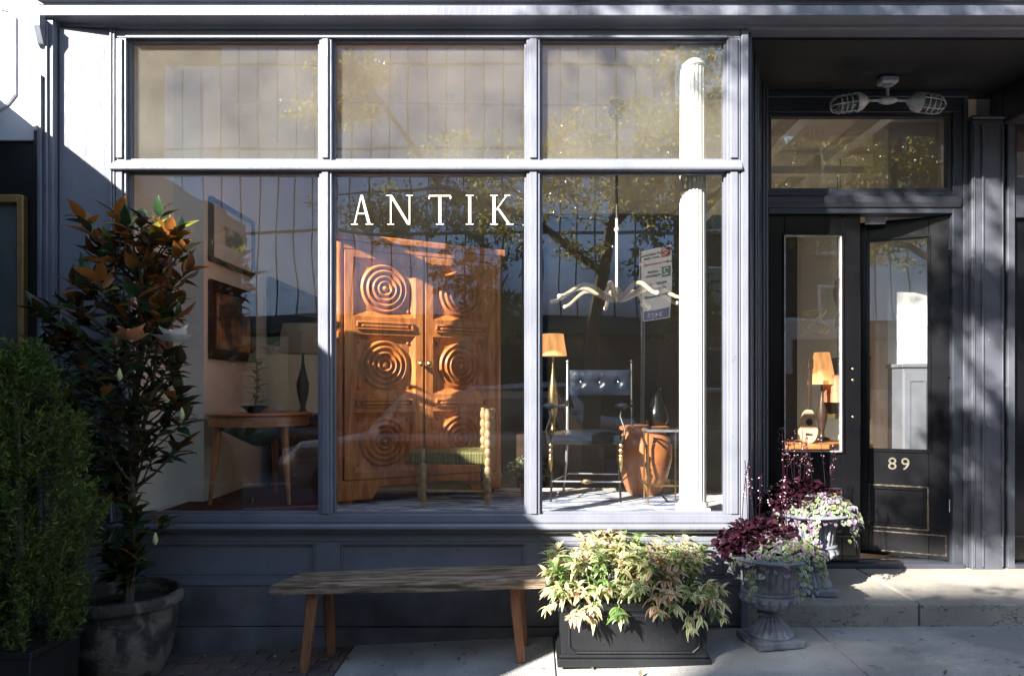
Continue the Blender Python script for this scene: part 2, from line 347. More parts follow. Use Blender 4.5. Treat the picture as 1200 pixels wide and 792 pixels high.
# door step: one long concrete slab with cracked face
def step_mat():
    m = M('cracked_step_concrete', (.40,.37,.31), .85, col2=(.27,.25,.22), scale=3, detail=12, bump=.6, bscale=110, wear=(.2,.18,.16), wscale=5, wlo=.64)
    t = m.node_tree; L = t.links.new; b = t.nodes['Principled BSDF']
    tc = t.nodes.new('ShaderNodeTexCoord'); mp = t.nodes.new('ShaderNodeMapping'); mp.inputs['Scale'].default_value = (3.2, .8, 7); L(tc.outputs['Object'], mp.inputs[0])
    nz = t.nodes.new('ShaderNodeTexNoise'); nz.inputs['Scale'].default_value = 5; L(mp.outputs[0], nz.inputs[0])
    ad = t.nodes.new('ShaderNodeVectorMath'); ad.operation = 'MULTIPLY_ADD'; L(nz.outputs['Color'], ad.inputs[0]); ad.inputs[1].default_value = (.7,.7,.7); L(mp.outputs[0], ad.inputs[2])
    vo = t.nodes.new('ShaderNodeTexVoronoi'); vo.feature = 'DISTANCE_TO_EDGE'; vo.inputs['Scale'].default_value = 1.1; L(ad.outputs[0], vo.inputs[0])
    cr = t.nodes.new('ShaderNodeValToRGB'); cr.color_ramp.elements[0].position = .002; cr.color_ramp.elements[1].position = .016; L(vo.outputs[0], cr.inputs[0])
    old = b.inputs['Base Color'].links[0].from_socket
    mx = t.nodes.new('ShaderNodeMixRGB'); mx.blend_type = 'MULTIPLY'; ge_n = t.nodes.new('ShaderNodeNewGeometry'); sp_ = t.nodes.new('ShaderNodeSeparateXYZ'); L(ge_n.outputs['Normal'], sp_.inputs[0]); mm = t.nodes.new('ShaderNodeMapRange'); mm.inputs[1].default_value = .2; mm.inputs[2].default_value = .8; mm.inputs[3].default_value = .8; mm.inputs[4].default_value = .12; L(sp_.outputs[2], mm.inputs[0]); L(mm.outputs[0], mx.inputs[0]); L(old, mx.inputs[1]); L(cr.outputs[0], mx.inputs[2]); L(mx.outputs[0], b.inputs['Base Color'])
    return m
m_step = step_mat()
b = MB()
for x0, x1 in ((1.24,2.26),(2.27,3.72),(3.73,5.2)): b.box(x0, x1, 0.0, .95, -.02, .24)
tag(b.build('door_step', m_step, bevel=.012, seg=2), kind='structure')

# ------------------------------------------------------------------ shop interior shell
tag(MB().box(-2.7, 3.5, .97, 6.5, .1, .235).build('shop_floor', m_floor), kind='structure')
tag(MB().box(-2.7, 3.5, .10, 6.5, 3.62, 3.75).box(1.7,3.5,.98,6.5,3.60,3.618).build('shop_ceiling', m_ceil), kind='structure')
tag(MB().box(-2.6, -2.40, .06, .60, .3, 3.62).box(-2.6, -2.20, .60, 6.5, .1, 3.62).build('shop_wall', m_cream), kind='structure')
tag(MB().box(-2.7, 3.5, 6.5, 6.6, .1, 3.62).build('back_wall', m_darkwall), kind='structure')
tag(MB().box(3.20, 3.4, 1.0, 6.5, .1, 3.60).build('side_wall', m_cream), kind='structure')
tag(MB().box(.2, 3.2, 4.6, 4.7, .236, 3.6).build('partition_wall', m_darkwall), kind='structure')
tag(MB().box(2.80, 3.199, 1.5, 1.75, .236, 3.6).build('wall_pier', m_white), kind='structure')
b = MB()
for x in (1.95, 2.55): b.box(x, x+.09, .99, 4.54, 3.47, 3.599)
b.box(1.3, 3.19, 2.2, 2.3, 3.40, 3.468)
tag(b.build('ceiling_beams', m_cream), kind='structure')
tag(MB().box(-2.39, 1.25, .07, 1.35, .60, .735).box(-2.19,1.22,1.30,1.35,.236,.6).box(1.25,1.62,.82,.86,.3,.735).build('display_platform', m_plat), kind='structure')
# ceiling pipe that carries the chandelier
b = MB(); b.tube([(-2.15,1.0,3.56),(.7,1.0,3.53)], .016, 8); b.tube([(-2.19,2.2,3.50),(1.5,2.2,3.48)], .018, 8)
for x in (-1.6,-.6,.3): b.box(x-.02,x+.02,.985,1.015,3.585,3.62)
tag(b.build('ceiling_conduit', m_white, smooth=True), 'thin white conduit running along the cream shop ceiling', 'pipe')

# ------------------------------------------------------------------ the shopfront
shop = empty('shopfront', (-.6, 0, 0), 0, 'slate blue wooden shopfront with six large panes, ANTIK lettering and recessed black doors', 'shopfront')
def part(mb, name, mat, parent=shop, **k): return mb.build(name, mat, parent, world=True, **k)
BV = .004
# cornice
prof = [(.10,3.60),(.005,3.60),(-.012,3.606),(-.02,3.622),(-.08,3.628),(-.10,3.634),(-.10,3.690),(-.075,3.696),(-.035,3.703),(-.035,3.718),(-.048,3.722),(-.048,3.74),(-.09,3.75),(-.10,3.78),(-.12,3.84),(-.12,4.4),(.10,4.4)]
part(MB().prism(prof, 'x', -2.87, 5.2), 'cornice', m_slate, bevel=.002)
# header above window panes
part(MB().box(-2.46, 1.215, 0, .10, 3.552, 3.598), 'window_header', m_slate, bevel=BV)
part(MB().box(-2.385, 1.135, -.012, 0, 3.548, 3.562), 'head_moulding', m_slate, bevel=.002)
for x0, x1 in ((-2.46,-2.385),(-1.255,-1.18),(-.04,.04),(1.135,1.215)):
    b = MB().box(x0, x1, 0, .09, .762, 3.552)
    b.box(x0+.018, x1-.018, -.012, 0, 2.845, 3.545); b.box(x0+.018, x1-.018, -.012, 0, .765, 2.765)
    part(b, 'mullion', m_slate, bevel=BV)
for x0, x1 in ((-2.385,-1.255),(-1.18,-.04),(.04,1.135)):
    part(MB().box(x0, x1, 0, .09, 2.772, 2.838), 'transom_bar', m_slate, bevel=BV)
part(MB().prism([(-.028,2.78),(-.028,2.79),(-.004,2.835),(-.004,2.772),(-.022,2.772)], 'x', -2.47, 1.22), 'transom_moulding', m_slate, bevel=.003)
# panes with beads
panes = {}
for c, (x0, x1) in enumerate(((-2.385,-1.255),(-1.18,-.04),(.04,1.135))):
    for r_, (z0, z1) in enumerate(((.762,2.772),(2.838,3.552))):
        p = part(MB().box(x0, x1, .050, .056, z0, z1), 'window_pane', m_glass_top if r_ else m_glass)
        panes[(c, r_)] = p
        b = MB()
        for (a0, a1, c0, c1) in ((x0,x0+.013,z0,z1),(x1-.013,x1,z0,z1),(x0+.013,x1-.013,z0,z0+.013),(x0+.013,x1-.013,z1-.013,z1)):
            b.box(a0, a1, .022, .0495, c0, c1)
        part(b, 'glazing_bead', m_slate, bevel=.002)
part(MB().box(-2.46, 1.215, -.002, .10, .712, .762), 'bottom_rail', m_slate, bevel=BV)
part(MB().prism([(.0,.712),(-.052,.712),(-.06,.705),(-.06,.688),(-.052,.68),(-.036,.674),(-.026,.658),(.0,.655)], 'x', -2.52, 1.25), 'window_sill', m_slate, bevel=.002)
# wainscot: boards and panels
b = MB().box(-2.75, 1.23, .035, .10, -.3, .66); part(b, 'wainscot_backing', m_slate)
def wains(x0, x1, z0, z1, y0=.012, name='wainscot_board'):
    part(MB().box(x0, x1, y0, .0345, z0, z1), name, m_slate, bevel=.003)
wains(-2.72, 1.23, .60, .654)
wains(-2.72, 1.23, .342, .385); 
for x0, x1 in ((-2.72,-2.36),(-1.28,-1.15),(-.045,.05),(1.14,1.23)): wains(x0, x1, .385+.002, .598)
part(MB().box(-2.72, 1.23, .017, .0345, .103, .338), 'wainscot_board', m_slate_low, bevel=.003)
b = MB(); 
xs_ = [-2.72+(3.95)*i/12 for i in range(13)]
for a0, a1 in zip(xs_, xs_[1:]):
    b.add([(a0,.0,g(a0)-.05),(a1,.0,g(a1)-.05),(a1,.034,g(a1)-.05),(a0,.034,g(a0)-.05),(a0,.0,.098),(a1,.0,.098),(a1,.034,.098),(a0,.034,.098)],
          [(0,3,2,1),(4,5,6,7),(0,1,5,4),(1,2,6,5),(2,3,7,6),(3,0,4,7)])
part(b, 'base_board', m_slate_low)
def ring(b, x0, x1, z0, z1, w_, y0, y1):
    b.box(x0, x1, y0, y1, z0, z0+w_).box(x0, x1, y0, y1, z1-w_, z1).box(x0, x0+w_, y0, y1, z0+w_, z1-w_).box(x1-w_, x1, y0, y1, z0+w_, z1-w_); return b
for x0, x1 in ((-2.36,-1.28),(-1.15,-.045),(.05,1.14)):
    b = ring(MB(), x0, x1, .387, .598, .014, .016, .0345); ring(b, x0+.016, x1-.016, .403, .582, .008, .024, .0345)
    part(b, 'panel_moulding', m_slate, bevel=.002)
# splayed corner panel and pilaster at the neighbour's side
pts = [(-2.757,-.035),(-2.462,.0),(-2.462,.05),(-2.757,.0)]
part(MB().prism(pts, 'z', -.2, 3.598), 'corner_panel', m_slate, bevel=.003)
part(MB().box(-2.475,-2.462,-.018,.0,.70,3.598).box(-2.46,-2.447,-.012,.0,.765,3.598), 'corner_bead', m_slate, bevel=.003)
b = MB().box(-2.86,-2.765,-.075,.05,-.25,3.625)
part(b, 'pilaster', m_slate, bevel=BV)
part(MB().box(-2.845,-2.822,-.092,-.075,-.2,3.30).box(-2.805,-2.79,-.088,-.075,-.2,3.60), 'pilaster_bead', m_slate, bevel=.004)
b = MB().prism([(-.075,3.45),(-.10,3.47),(-.135,3.56),(-.135,3.62),(-.075,3.62)], 'x', -2.84, -2.80)
part(b, 'bracket', m_slate, bevel=.004)
# corner post and splayed jamb of the door recess
part(MB().box(1.217,1.262,-.008,.09,-.02,3.598), 'corner_post', m_slate, bevel=.006)
j0, j1 = Vector((1.262, .03, 0)), Vector((1.635, .86, 0))
u = (j1-j0).normalized(); nrm = Vector((u.y, -u.x, 0))
def jambbox(t0, t1, d0, d1, z0, z1):
    q = [j0+u*t0+nrm*d0, j0+u*t1+nrm*d0, j0+u*t1+nrm*d1, j0+u*t0+nrm*d1]
    return MB().prism([(p.x,p.y) for p in q], 'z', z0, z1)
Lj = (j1-j0).length
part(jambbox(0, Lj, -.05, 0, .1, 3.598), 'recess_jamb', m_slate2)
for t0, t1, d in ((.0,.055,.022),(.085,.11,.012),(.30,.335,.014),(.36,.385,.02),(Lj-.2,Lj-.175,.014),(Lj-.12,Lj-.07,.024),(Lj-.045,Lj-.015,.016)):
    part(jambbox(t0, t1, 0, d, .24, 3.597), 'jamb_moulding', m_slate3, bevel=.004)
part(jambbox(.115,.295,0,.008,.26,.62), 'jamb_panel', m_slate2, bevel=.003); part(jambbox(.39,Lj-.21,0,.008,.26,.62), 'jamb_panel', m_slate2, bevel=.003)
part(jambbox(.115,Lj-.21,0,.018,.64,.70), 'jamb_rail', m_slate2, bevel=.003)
# recess ceiling and the beam
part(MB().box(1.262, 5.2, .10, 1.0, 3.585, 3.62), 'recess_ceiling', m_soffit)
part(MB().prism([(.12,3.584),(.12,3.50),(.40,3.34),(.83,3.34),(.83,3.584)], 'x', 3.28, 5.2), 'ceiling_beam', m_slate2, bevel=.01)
# door frame wall (front face at Y=.86)
F0 = .86
D = part
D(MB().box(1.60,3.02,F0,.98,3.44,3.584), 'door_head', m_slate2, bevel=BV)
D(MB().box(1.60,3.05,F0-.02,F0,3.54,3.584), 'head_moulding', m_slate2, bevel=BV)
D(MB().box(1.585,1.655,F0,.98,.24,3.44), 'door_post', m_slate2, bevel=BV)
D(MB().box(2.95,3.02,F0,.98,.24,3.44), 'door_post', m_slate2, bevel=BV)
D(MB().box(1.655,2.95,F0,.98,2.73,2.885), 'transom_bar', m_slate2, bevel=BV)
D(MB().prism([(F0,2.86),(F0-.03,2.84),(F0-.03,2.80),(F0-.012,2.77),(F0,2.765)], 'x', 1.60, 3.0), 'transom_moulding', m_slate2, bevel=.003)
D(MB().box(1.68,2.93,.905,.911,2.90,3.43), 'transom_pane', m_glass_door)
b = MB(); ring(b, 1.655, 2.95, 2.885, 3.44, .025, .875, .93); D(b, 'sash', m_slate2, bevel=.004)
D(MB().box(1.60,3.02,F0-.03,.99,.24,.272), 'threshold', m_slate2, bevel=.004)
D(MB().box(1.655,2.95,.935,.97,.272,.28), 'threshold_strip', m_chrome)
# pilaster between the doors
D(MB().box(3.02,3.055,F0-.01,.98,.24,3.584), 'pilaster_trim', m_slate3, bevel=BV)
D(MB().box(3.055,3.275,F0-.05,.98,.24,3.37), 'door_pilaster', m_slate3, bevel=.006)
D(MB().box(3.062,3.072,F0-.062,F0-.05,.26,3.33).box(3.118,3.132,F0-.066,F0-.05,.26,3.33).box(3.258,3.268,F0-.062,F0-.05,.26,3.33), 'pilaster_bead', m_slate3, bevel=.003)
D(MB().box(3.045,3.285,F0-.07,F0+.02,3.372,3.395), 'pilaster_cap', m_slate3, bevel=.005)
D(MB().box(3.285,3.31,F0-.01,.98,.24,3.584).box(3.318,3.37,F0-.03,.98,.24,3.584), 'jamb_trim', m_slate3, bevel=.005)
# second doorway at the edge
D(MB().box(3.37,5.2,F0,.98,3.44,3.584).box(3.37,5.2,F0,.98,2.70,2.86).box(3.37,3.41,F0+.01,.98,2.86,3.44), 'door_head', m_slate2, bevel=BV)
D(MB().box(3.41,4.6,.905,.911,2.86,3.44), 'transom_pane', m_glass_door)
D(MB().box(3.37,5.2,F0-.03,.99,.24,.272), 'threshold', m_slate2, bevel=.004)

# doors
def door_leaf(o, Wd, mirror=False, digits=False, emblem=False):
    """o: door empty; local x across the leaf from the free/left edge, y back, z up"""
    H = 2.45; T = .045; st = .115
    gx0, gx1, gz0, gz1 = st, Wd-.13, .77, 2.31
    MB().box(0, gx0, 0, T, 0, H).build('stile', m_black, o, bevel=.003)
    MB().box(gx1, Wd, 0, T, 0, H).build('stile', m_black, o, bevel=.003)
    MB().box(gx0, gx1, 0, T, gz1, H).build('top_rail', m_black, o, bevel=.003)
    MB().box(gx0, gx1, 0, T, .52, gz0).build('lock_rail', m_black, o, bevel=.003)
    MB().box(gx0, gx1, 0, T, 0, .20).build('bottom_rail', m_black, o, bevel=.003)
    MB().box(gx0, gx1, .018, T, .20, .52).build('door_panel', m_black, o)
    ring(MB(), gx0, gx1, .20, .52, .012, -.006, .0175).build('panel_moulding', m_edge, o, bevel=.003)
    ring(MB(), gx0+.014, gx1-.014, .214, .506, .02, .004, .0175).build('panel_moulding', m_black, o, bevel=.004)
    ring(MB(), .02, Wd-.02, .03, .18, .008, -.005, -.0005).build('kick_moulding', m_edge, o, bevel=.002)
    ring(MB(), gx0-.012, gx1+.012, gz0-.012, gz1+.012, .012, -.010, -.0005).build('glass_moulding', m_black, o, bevel=.003)
    ring(MB(), gx0, gx1, gz0, gz1, .010, .004, .0195).build('glass_moulding', m_cast if emblem else m_black, o, bevel=.002)
    MB().box(gx0, gx1, .020, .026, gz0, gz1).build('door_pane', m_glass_door, o)
    return gx0, gx1, gz0, gz1
dl = empty('door', (1.663-(-.6), .90, .278), 0, parent=shop)
dl['label'] = 'closed black door leaf with gold monogram on its glass'
gx0, gx1, gz0, gz1 = door_leaf(dl, .655, emblem=True)
# monogram: two interlaced outlines in gold
def bez(pts, n=10, closed=True):
    out = []; N = len(pts)
    for i in range(N if closed else N-1):
        p0, p1, p2, p3 = pts[(i-1) % N], pts[i], pts[(i+1) % N], pts[(i+2) % N]
        for k in range(n):
            t = k/n
            out.append(tuple(.5*((2*p1[j])+(-p0[j]+p2[j])*t+(2*p0[j]-5*p1[j]+4*p2[j]-p3[j])*t*t+(-p0[j]+3*p1[j]-3*p2[j]+p3[j])*t**3) for j in range(2)))
    return out
def px_d(px, py): X, Z = at(px, py, .92); return (X-1.663, Z-.278)
b = MB()
for pts in ([(941,366),(968,363),(961,375),(971,383),(966,392),(950,389),(938,393),(945,384),(948,374)],
            [(944,369),(963,366),(956,376),(966,383),(962,388),(950,385),(943,388),(949,382),(951,373)],
            [(938,376),(944,377),(943,372)], [(950,372),(955,374),(952,378),(948,376)]):
    q = bez([px_d(*p) for p in pts], 8)
    b.tube([(x, .018, z) for x, z in q], .0022, 5, closed=True)
b.build('monogram', m_gold, dl, smooth=True)
th = R(25.6)
dr = empty('door', (2.95-(-.6)-.64*math.cos(th), .90+.64*math.sin(th), .278), -th, parent=shop)
dr['label'] = 'black door leaf swung inwards with gold number 89'
door_leaf(dr, .64)
def text_mesh(s, size, name, mat, parent, loc, rot, ext=.001, flip=False, sx=1):
    cu = bpy.data.curves.new(name, 'FONT'); cu.body = s; cu.size = size; cu.extrude = ext; cu.align_x = 'CENTER'; cu.resolution_u = 4
    t = bpy.data.objects.new(name+'_src', cu); COL.objects.link(t)
    me = bpy.data.meshes.new_from_object(t.evaluated_get(bpy.context.evaluated_depsgraph_get()))
    bpy.data.objects.remove(t); me.name = name; me.materials.clear(); me.materials.append(mat)
    for v in me.vertices: v.co.x *= sx
    o = bpy.data.objects.new(name, me); COL.objects.link(o); o.parent = parent; o.location = loc; o.rotation_euler = rot
    return o
for k, ch in enumerate('89'):
    text_mesh(ch, .125, 'numeral', m_numeral, dr, (.275+k*.085, -.002, .632), (R(90),0,0), ext=.003)
for z in (1.28, 1.36, 1.02): MB().sphere((.60,-.004,z), .011, 10, sy=.6).build('lock', m_brass, dl, smooth=True)
# hinges & closer
for z in (.35, 1.3, 2.2): MB().tube([(.636,-.012,z),(.636,-.012,z+.09)], .009, 8).build('hinge', m_chrome, dr, smooth=True)
x, z = at(1026, 259, 1.0); D(MB().box(x-.07,x+.07,.985,1.02,z-.022,z+.03), 'door_closer', m_cast, bevel=.004)
# half hidden leaf of the next doorway
d3 = empty('door', (3.385+.6, .90, .278), 0, parent=shop); d3['label'] = 'black door at the edge with worn panel edges'
door_leaf(d3, .75)
D(MB().box(3.37,3.385,.88,.97,.28,2.70), 'door_stop', m_slate2)

# lettering ANTIK, roman capitals as separate letters on the glass
def stroke(b, p, q, w0, w1=None, d=0):
    w1 = w0 if w1 is None else w1
    b.add([(p[0]-w0/2,.0455-d,p[1]),(p[0]+w0/2,.0455-d,p[1]),(q[0]+w1/2,.0455-d,q[1]),(q[0]-w1/2,.0455-d,q[1]),
           (p[0]-w0/2,.0495,p[1]),(p[0]+w0/2,.0495,p[1]),(q[0]+w1/2,.0495,q[1]),(q[0]-w1/2,.0495,q[1])],
          [(0,1,2,3),(7,6,5,4),(0,4,5,1),(1,5,6,2),(2,6,7,3),(3,7,4,0)])
def sx_(px): return (px-625)*4.35/860
def sz_(py): return 1.5+(455-py)*4.35/860
zt, zb = sz_(229), sz_(263.5); TK, TN, SH = .0165, .0075, .0045
def serif(b, px, z, wpx, d=.0006): X = sx_(px); s_ = wpx*4.35/860/2; stroke(b, (X, z-(SH if z == zt else 0)), (X, z+(0 if z == zt else SH)), s_*2, s_*2, d)
pane = panes[(1, 0)]
def letter(fn, lab): b = MB(); fn(b); o = b.build('letter', m_letter, pane, world=True); return o
def fA(b):
    stroke(b, (sx_(415.5),zb), (sx_(423.5),zt), TN); stroke(b, (sx_(433),zb), (sx_(424),zt), TK, TK*.8, .0003)
    stroke(b, (sx_(424.5),sz_(251.3)), (sx_(424.5),sz_(249.8)), .062, .056, .0002)
    serif(b, 415.5, zb, 8); serif(b, 433, zb, 9)
def fN(b):
    stroke(b, (sx_(458),zb), (sx_(458),zt), TN); stroke(b, (sx_(480),zb), (sx_(480),zt), TN, None, .0002)
    stroke(b, (sx_(479),zb), (sx_(458),zt), TK, TK, .0004); serif(b, 458, zb, 8); serif(b, 456, zt, 7); serif(b, 480, zt, 8)
def fT(b):
    stroke(b, (sx_(515.5),zb), (sx_(515.5),zt), TK); stroke(b, (sx_(515.5),zt-.008), (sx_(515.5),zt), .128, .128, .0003)
    stroke(b, (sx_(503),zt-.024), (sx_(503),zt-.008), .005, .011, .0005); stroke(b, (sx_(528),zt-.024), (sx_(528),zt-.008), .005, .011, .0005); serif(b, 515.5, zb, 9)
def fI(b): stroke(b, (sx_(550.5),zb), (sx_(550.5),zt), TK); serif(b, 550.5, zb, 9); serif(b, 550.5, zt, 9)
def fK(b):
    stroke(b, (sx_(579),zb), (sx_(579),zt), TK); serif(b, 579, zb, 9); serif(b, 579, zt, 9)
    stroke(b, (sx_(581),sz_(247)), (sx_(594),zt), TN, TN, .0003); stroke(b, (sx_(597),zb), (sx_(584),sz_(245)), TK, TK*.8, .0004); serif(b, 594.5, zt, 7); serif(b, 597.5, zb, 9)
for f in (fA, fN, fT, fI, fK): letter(f, '')

# neighbour at the left: white painted panel, dark pier and a gilt framed board
nb = empty('neighbouring_shopfront', (-3.4, 0, -.1), 0, 'white and black neighbouring shopfront beside the slate pilaster', 'shopfront')
m_nwhite = M('cool_white_paint', (.62,.62,.66), .5, scale=4); m_nblack = M('black_shopfront_paint', (.012,.012,.014), .45, scale=5)
MB().box(-4.6,-2.915,-.0,.1,2.95,4.6).build('fascia_panel', m_nwhite, nb, world=True, bevel=.004)
q = [(-3.6,2.7),( -3.02,2.7)]
b = MB(); oc = []
for x, z in ((-3.7,4.3),(-3.03,4.3),(-2.965,4.2),(-2.965,3.26),(-3.03,3.17),(-3.1,3.12),(-3.7,3.12)): oc.append((x, -.004, z))
oc2 = [at(p[0], p[1], 0) for p in ((-90,-60),(2,11),(12,13),(18,22),(18,112),(10,122),(0,129),(-90,131))]
b.tube([(x,-.004,z) for x, z in oc2], .010, 6, closed=True); b.build('panel_moulding', m_nwhite, nb, world=True)
MB().box(-4.6,-2.915,.02,.1,-.3,2.95).build('dark_wall', m_nblack, nb, world=True)
MB().box(-2.91,-2.868,-.03,.1,-.3,4.6).build('pier', m_nblack, nb, world=True, bevel=.005)
MB().box(-2.905,-2.875,-.045,-.03,2.99,3.42).build('drainpipe', m_nwhite, nb, world=True, bevel=.01)
x, z = at(24, 238, 0); x1, z1 = at(31, 230, 0)
b = MB(); b.box(x+.0,x1,-.03,.02,1.62,z1); b.box(-3.8,x,-.03,.02,z1-.045,z1); b.build('gilt_frame', M('gilt_wood', (.5,.30,.12), .35, metal=.3, scale=12, bump=.3), nb, world=True, bevel=.006)
MB().box(-3.8,x,.0,.02,1.5,z1-.046).build('dark_glazing', m_lens, nb, world=True)
MB().box(-3.8,-3.02,-.02,.02,1.66,1.73).build('notice', m_white, nb, world=True, bevel=.002)
# ------------------------------------------------------------------ things in the display
def rug(name, x0, x1, y0, y1, mat, label, z=.736, rot=0):
    n = 24; b = MB()
    vs = []
    for i in range(n+1):
        for j in range(9):
            x = x0+(x1-x0)*i/n; y = y0+(y1-y0)*j/8
            vs.append((x, y, z+.010+.007*mnoise.noise(Vector((x*4, y*5, 1)))))
    fs = [(i*9+j, (i+1)*9+j, (i+1)*9+j+1, i*9+j+1) for i in range(n) for j in range(8)]
    b.add(vs, fs); m = len(vs)
    b.add([(x0,y0,z),(x1,y0,z),(x1,y1,z),(x0,y1,z)], [(0,3,2,1)])
    return tag(b.build(name, mat, smooth=True), label, 'rug')
m_rug1 = M('blue_white_kilim', (.78,.77,.75), .9, col2=(.06,.11,.30), scale=3.2, stretch=(1.2,9,1), lo=.45, hi=.51, dist=1.4, bump=.6, bscale=90)
m_rug2 = M('dark_red_rug', (.13,.018,.015), .95, col2=(.05,.01,.01), scale=7, bump=.6, bscale=90)
rug('rug', -1.33, 1.12, .085, 1.10, m_rug1, 'blue and white woven rug under the armchair and carved wardrobe')
rug('rug', -2.30, -1.36, .085, 1.28, m_rug2, 'dark red rug under the round wooden table')

# carved wardrobe
WW, WH, WD = 1.23, 1.75, .32
wr = empty('wardrobe', (-1.273, .40, .752), R(31), 'tall orange wooden wardrobe with concentric rings carved on its doors', 'wardrobe')
MB().box(.03, WW-.03, .03, WD, .10, WH-.04).build('carcass', m_ward, wr)
MB().box(-.012, WW+.012, -.018, WD+.01, WH-.045, WH).build('top', m_ward, wr, bevel=.008, seg=2)
MB().box(.02, WW-.02, .0, .03, WH-.10, WH-.047).build('frieze', m_ward, wr, bevel=.004)
for x in (.035, WW-.035):
    b = MB(); b.lathe([(.03,.10),(.034,.12),(.026,.15),(.026,.5),(.03,.52),(.026,.54),(.026,1.2),(.03,1.22),(.026,1.24),(.026,1.62),(.034,1.66),(.034,1.70)], x, .028, 14)
    b.build('corner_column', m_ward, wr, smooth=True)
b = MB(); b.prism([(.02,.02),(.25,.02),(.30,.10),(WW-.30,.10),(WW-.25,.02),(WW-.02,.02),(WW-.02,.15),(.02,.15)], 'y', .0, .03)
b.build('plinth', m_ward, wr, bevel=.004)
for x in (.09, WW-.09):
    for y in (.08, WD-.08): MB().lathe([(.045,-.012),(.06,.02),(.055,.06),(.04,.10)], x, y, 12).build('foot', m_ward, wr, smooth=True)
def carved_door(x0, x1):
    d = MB()
    z0, z1 = .155, WH-.105; W_ = x1-x0; st = .055
    d.box(x0, x0+st, -.002, .03, z0, z1); d.box(x1-st, x1, -.002, .03, z0, z1)
    rows = [(.20,.59),(.71,1.10),(1.22,1.60)]
    cuts = [z0, .20, .59, .71, 1.10, 1.22, 1.60, z1]
    for a, c in ((z0,.20),(.59,.71),(1.10,1.22),(1.60,z1)): d.box(x0+st, x1-st, -.002, .03, a, c)
    o = d.build('door', m_ward, wr, bevel=.002)
    for a, c in rows:
        p = MB(); ix0, ix1 = x0+st, x1-st; k = .035; yb = .026
        vs = [(ix0,-.001,a),(ix1,-.001,a),(ix1,-.001,c),(ix0,-.001,c),(ix0+k,yb,a+k),(ix1-k,yb,a+k),(ix1-k,yb,c-k),(ix0+k,yb,c-k)]
        p.add(vs, [(0,1,5,4),(1,2,6,5),(2,3,7,6),(3,0,4,7),(4,5,6,7)])
        p.build('sunk_panel', m_ward, o)
        q = MB(); cx, cz = (ix0+ix1)/2, (a+c)/2
        prof = [(.165,0),(.162,.012),(.150,.024),(.139,.012),(.133,.004),(.127,.014),(.114,.030),(.102,.016),(.096,.006),(.090,.016),(.078,.034),(.066,.02),(.060,.008),(.055,.018),(.044,.036),(.033,.022),(.028,.010),(.022,.022),(.012,.036),(.0001,.040)]
        q.lathe(prof, 0, 0, 40); q.xform(Matrix.Translation((cx, yb, cz)) @ Matrix.Rotation(PI/2, 4, 'X'))
        q.build('ring_carving', m_ward, o, smooth=True)
        rr = MB()
        for (cx2, cz2) in ((ix0+k+.012,a+k+.012),(ix1-k-.012,a+k+.012),(ix0+k+.012,c-k-.012),(ix1-k-.012,c-k-.012)):
            rr.sphere((cx2, yb, cz2), .014, 8)
        rr.build('corner_stud', m_ward, o, smooth=True)
    for z in (.62, 1.13):
        ring(MB(), x0+st+.02, x1-st-.02, z, z+.06, .014, -.016, -.0025).build('bar_moulding', m_ward, o, bevel=.005)
        MB().box(x0+st+.055, x1-st-.055, -.014, -.0025, z+.02, z+.04).build('raised_bar', m_ward, o, bevel=.004)
    return o
carved_door(.065, .607); carved_door(.623, WW-.065)
for x in (.585, .645):
    b = MB(); b.lathe([(.006,0),(.008,.01),(.018,.02),(.02,.03),(.012,.04),(.0001,.043)], 0, 0, 12); b.xform(Matrix.Translation((x,-.002,.915)) @ Matrix.Rotation(PI/2, 4, 'X'))
    b.build('knob', m_brass, wr, smooth=True)

# low chair with turned legs, green striped seat
def turned(x, y, h, n=5, r=.018):
    prof = [(r*.7,0),(r*.95,.02)]
    k = max(3, int(h/.062))
    for i in range(k):
        z = .03+(h-.05)*i/k; dz = (h-.05)/k
        prof += [(r*.78,z),(r*1.15,z+dz*.25),(r*1.25,z+dz*.5),(r*1.15,z+dz*.75)]
    prof += [(r*.8,h-.01),(r,h)]
    return MB().lathe(prof, x, y, 10)
X0, _ = at(474, 595, .55)
ch = empty('chair', (-.785, .34, .752), R(-4), 'low chair with turned legs and green striped seat before the wardrobe', 'chair')
for x, y, h in ((.09,.0,.37),(0,.30,.36),(.50,.0,.62),(.43,.30,.62)): turned(x, y, h).build('leg', m_turned, ch, smooth=True)
b = MB(); b.box(.0, .50, -.015, .31, .27, .355); b.build('seat', m_green_silk, ch, bevel=.018, seg=3)
b = MB(); b.box(.485,.515,.015,.285,.36,.56).box(.48,.52,.015,.285,.58,.615); b.build('backrest', m_turned, ch, bevel=.008)
turned(.485,.15,.24).xform(Matrix.Translation((0,0,.36))).build('spindle', m_turned, ch, smooth=True)
b = MB(); b.tube([(.10,.01,.10),(.49,.01,.10)], .01, 8); b.tube([(.01,.29,.12),(.43,.29,.12)], .01, 8); b.build('stretcher', m_turned, ch, smooth=True)

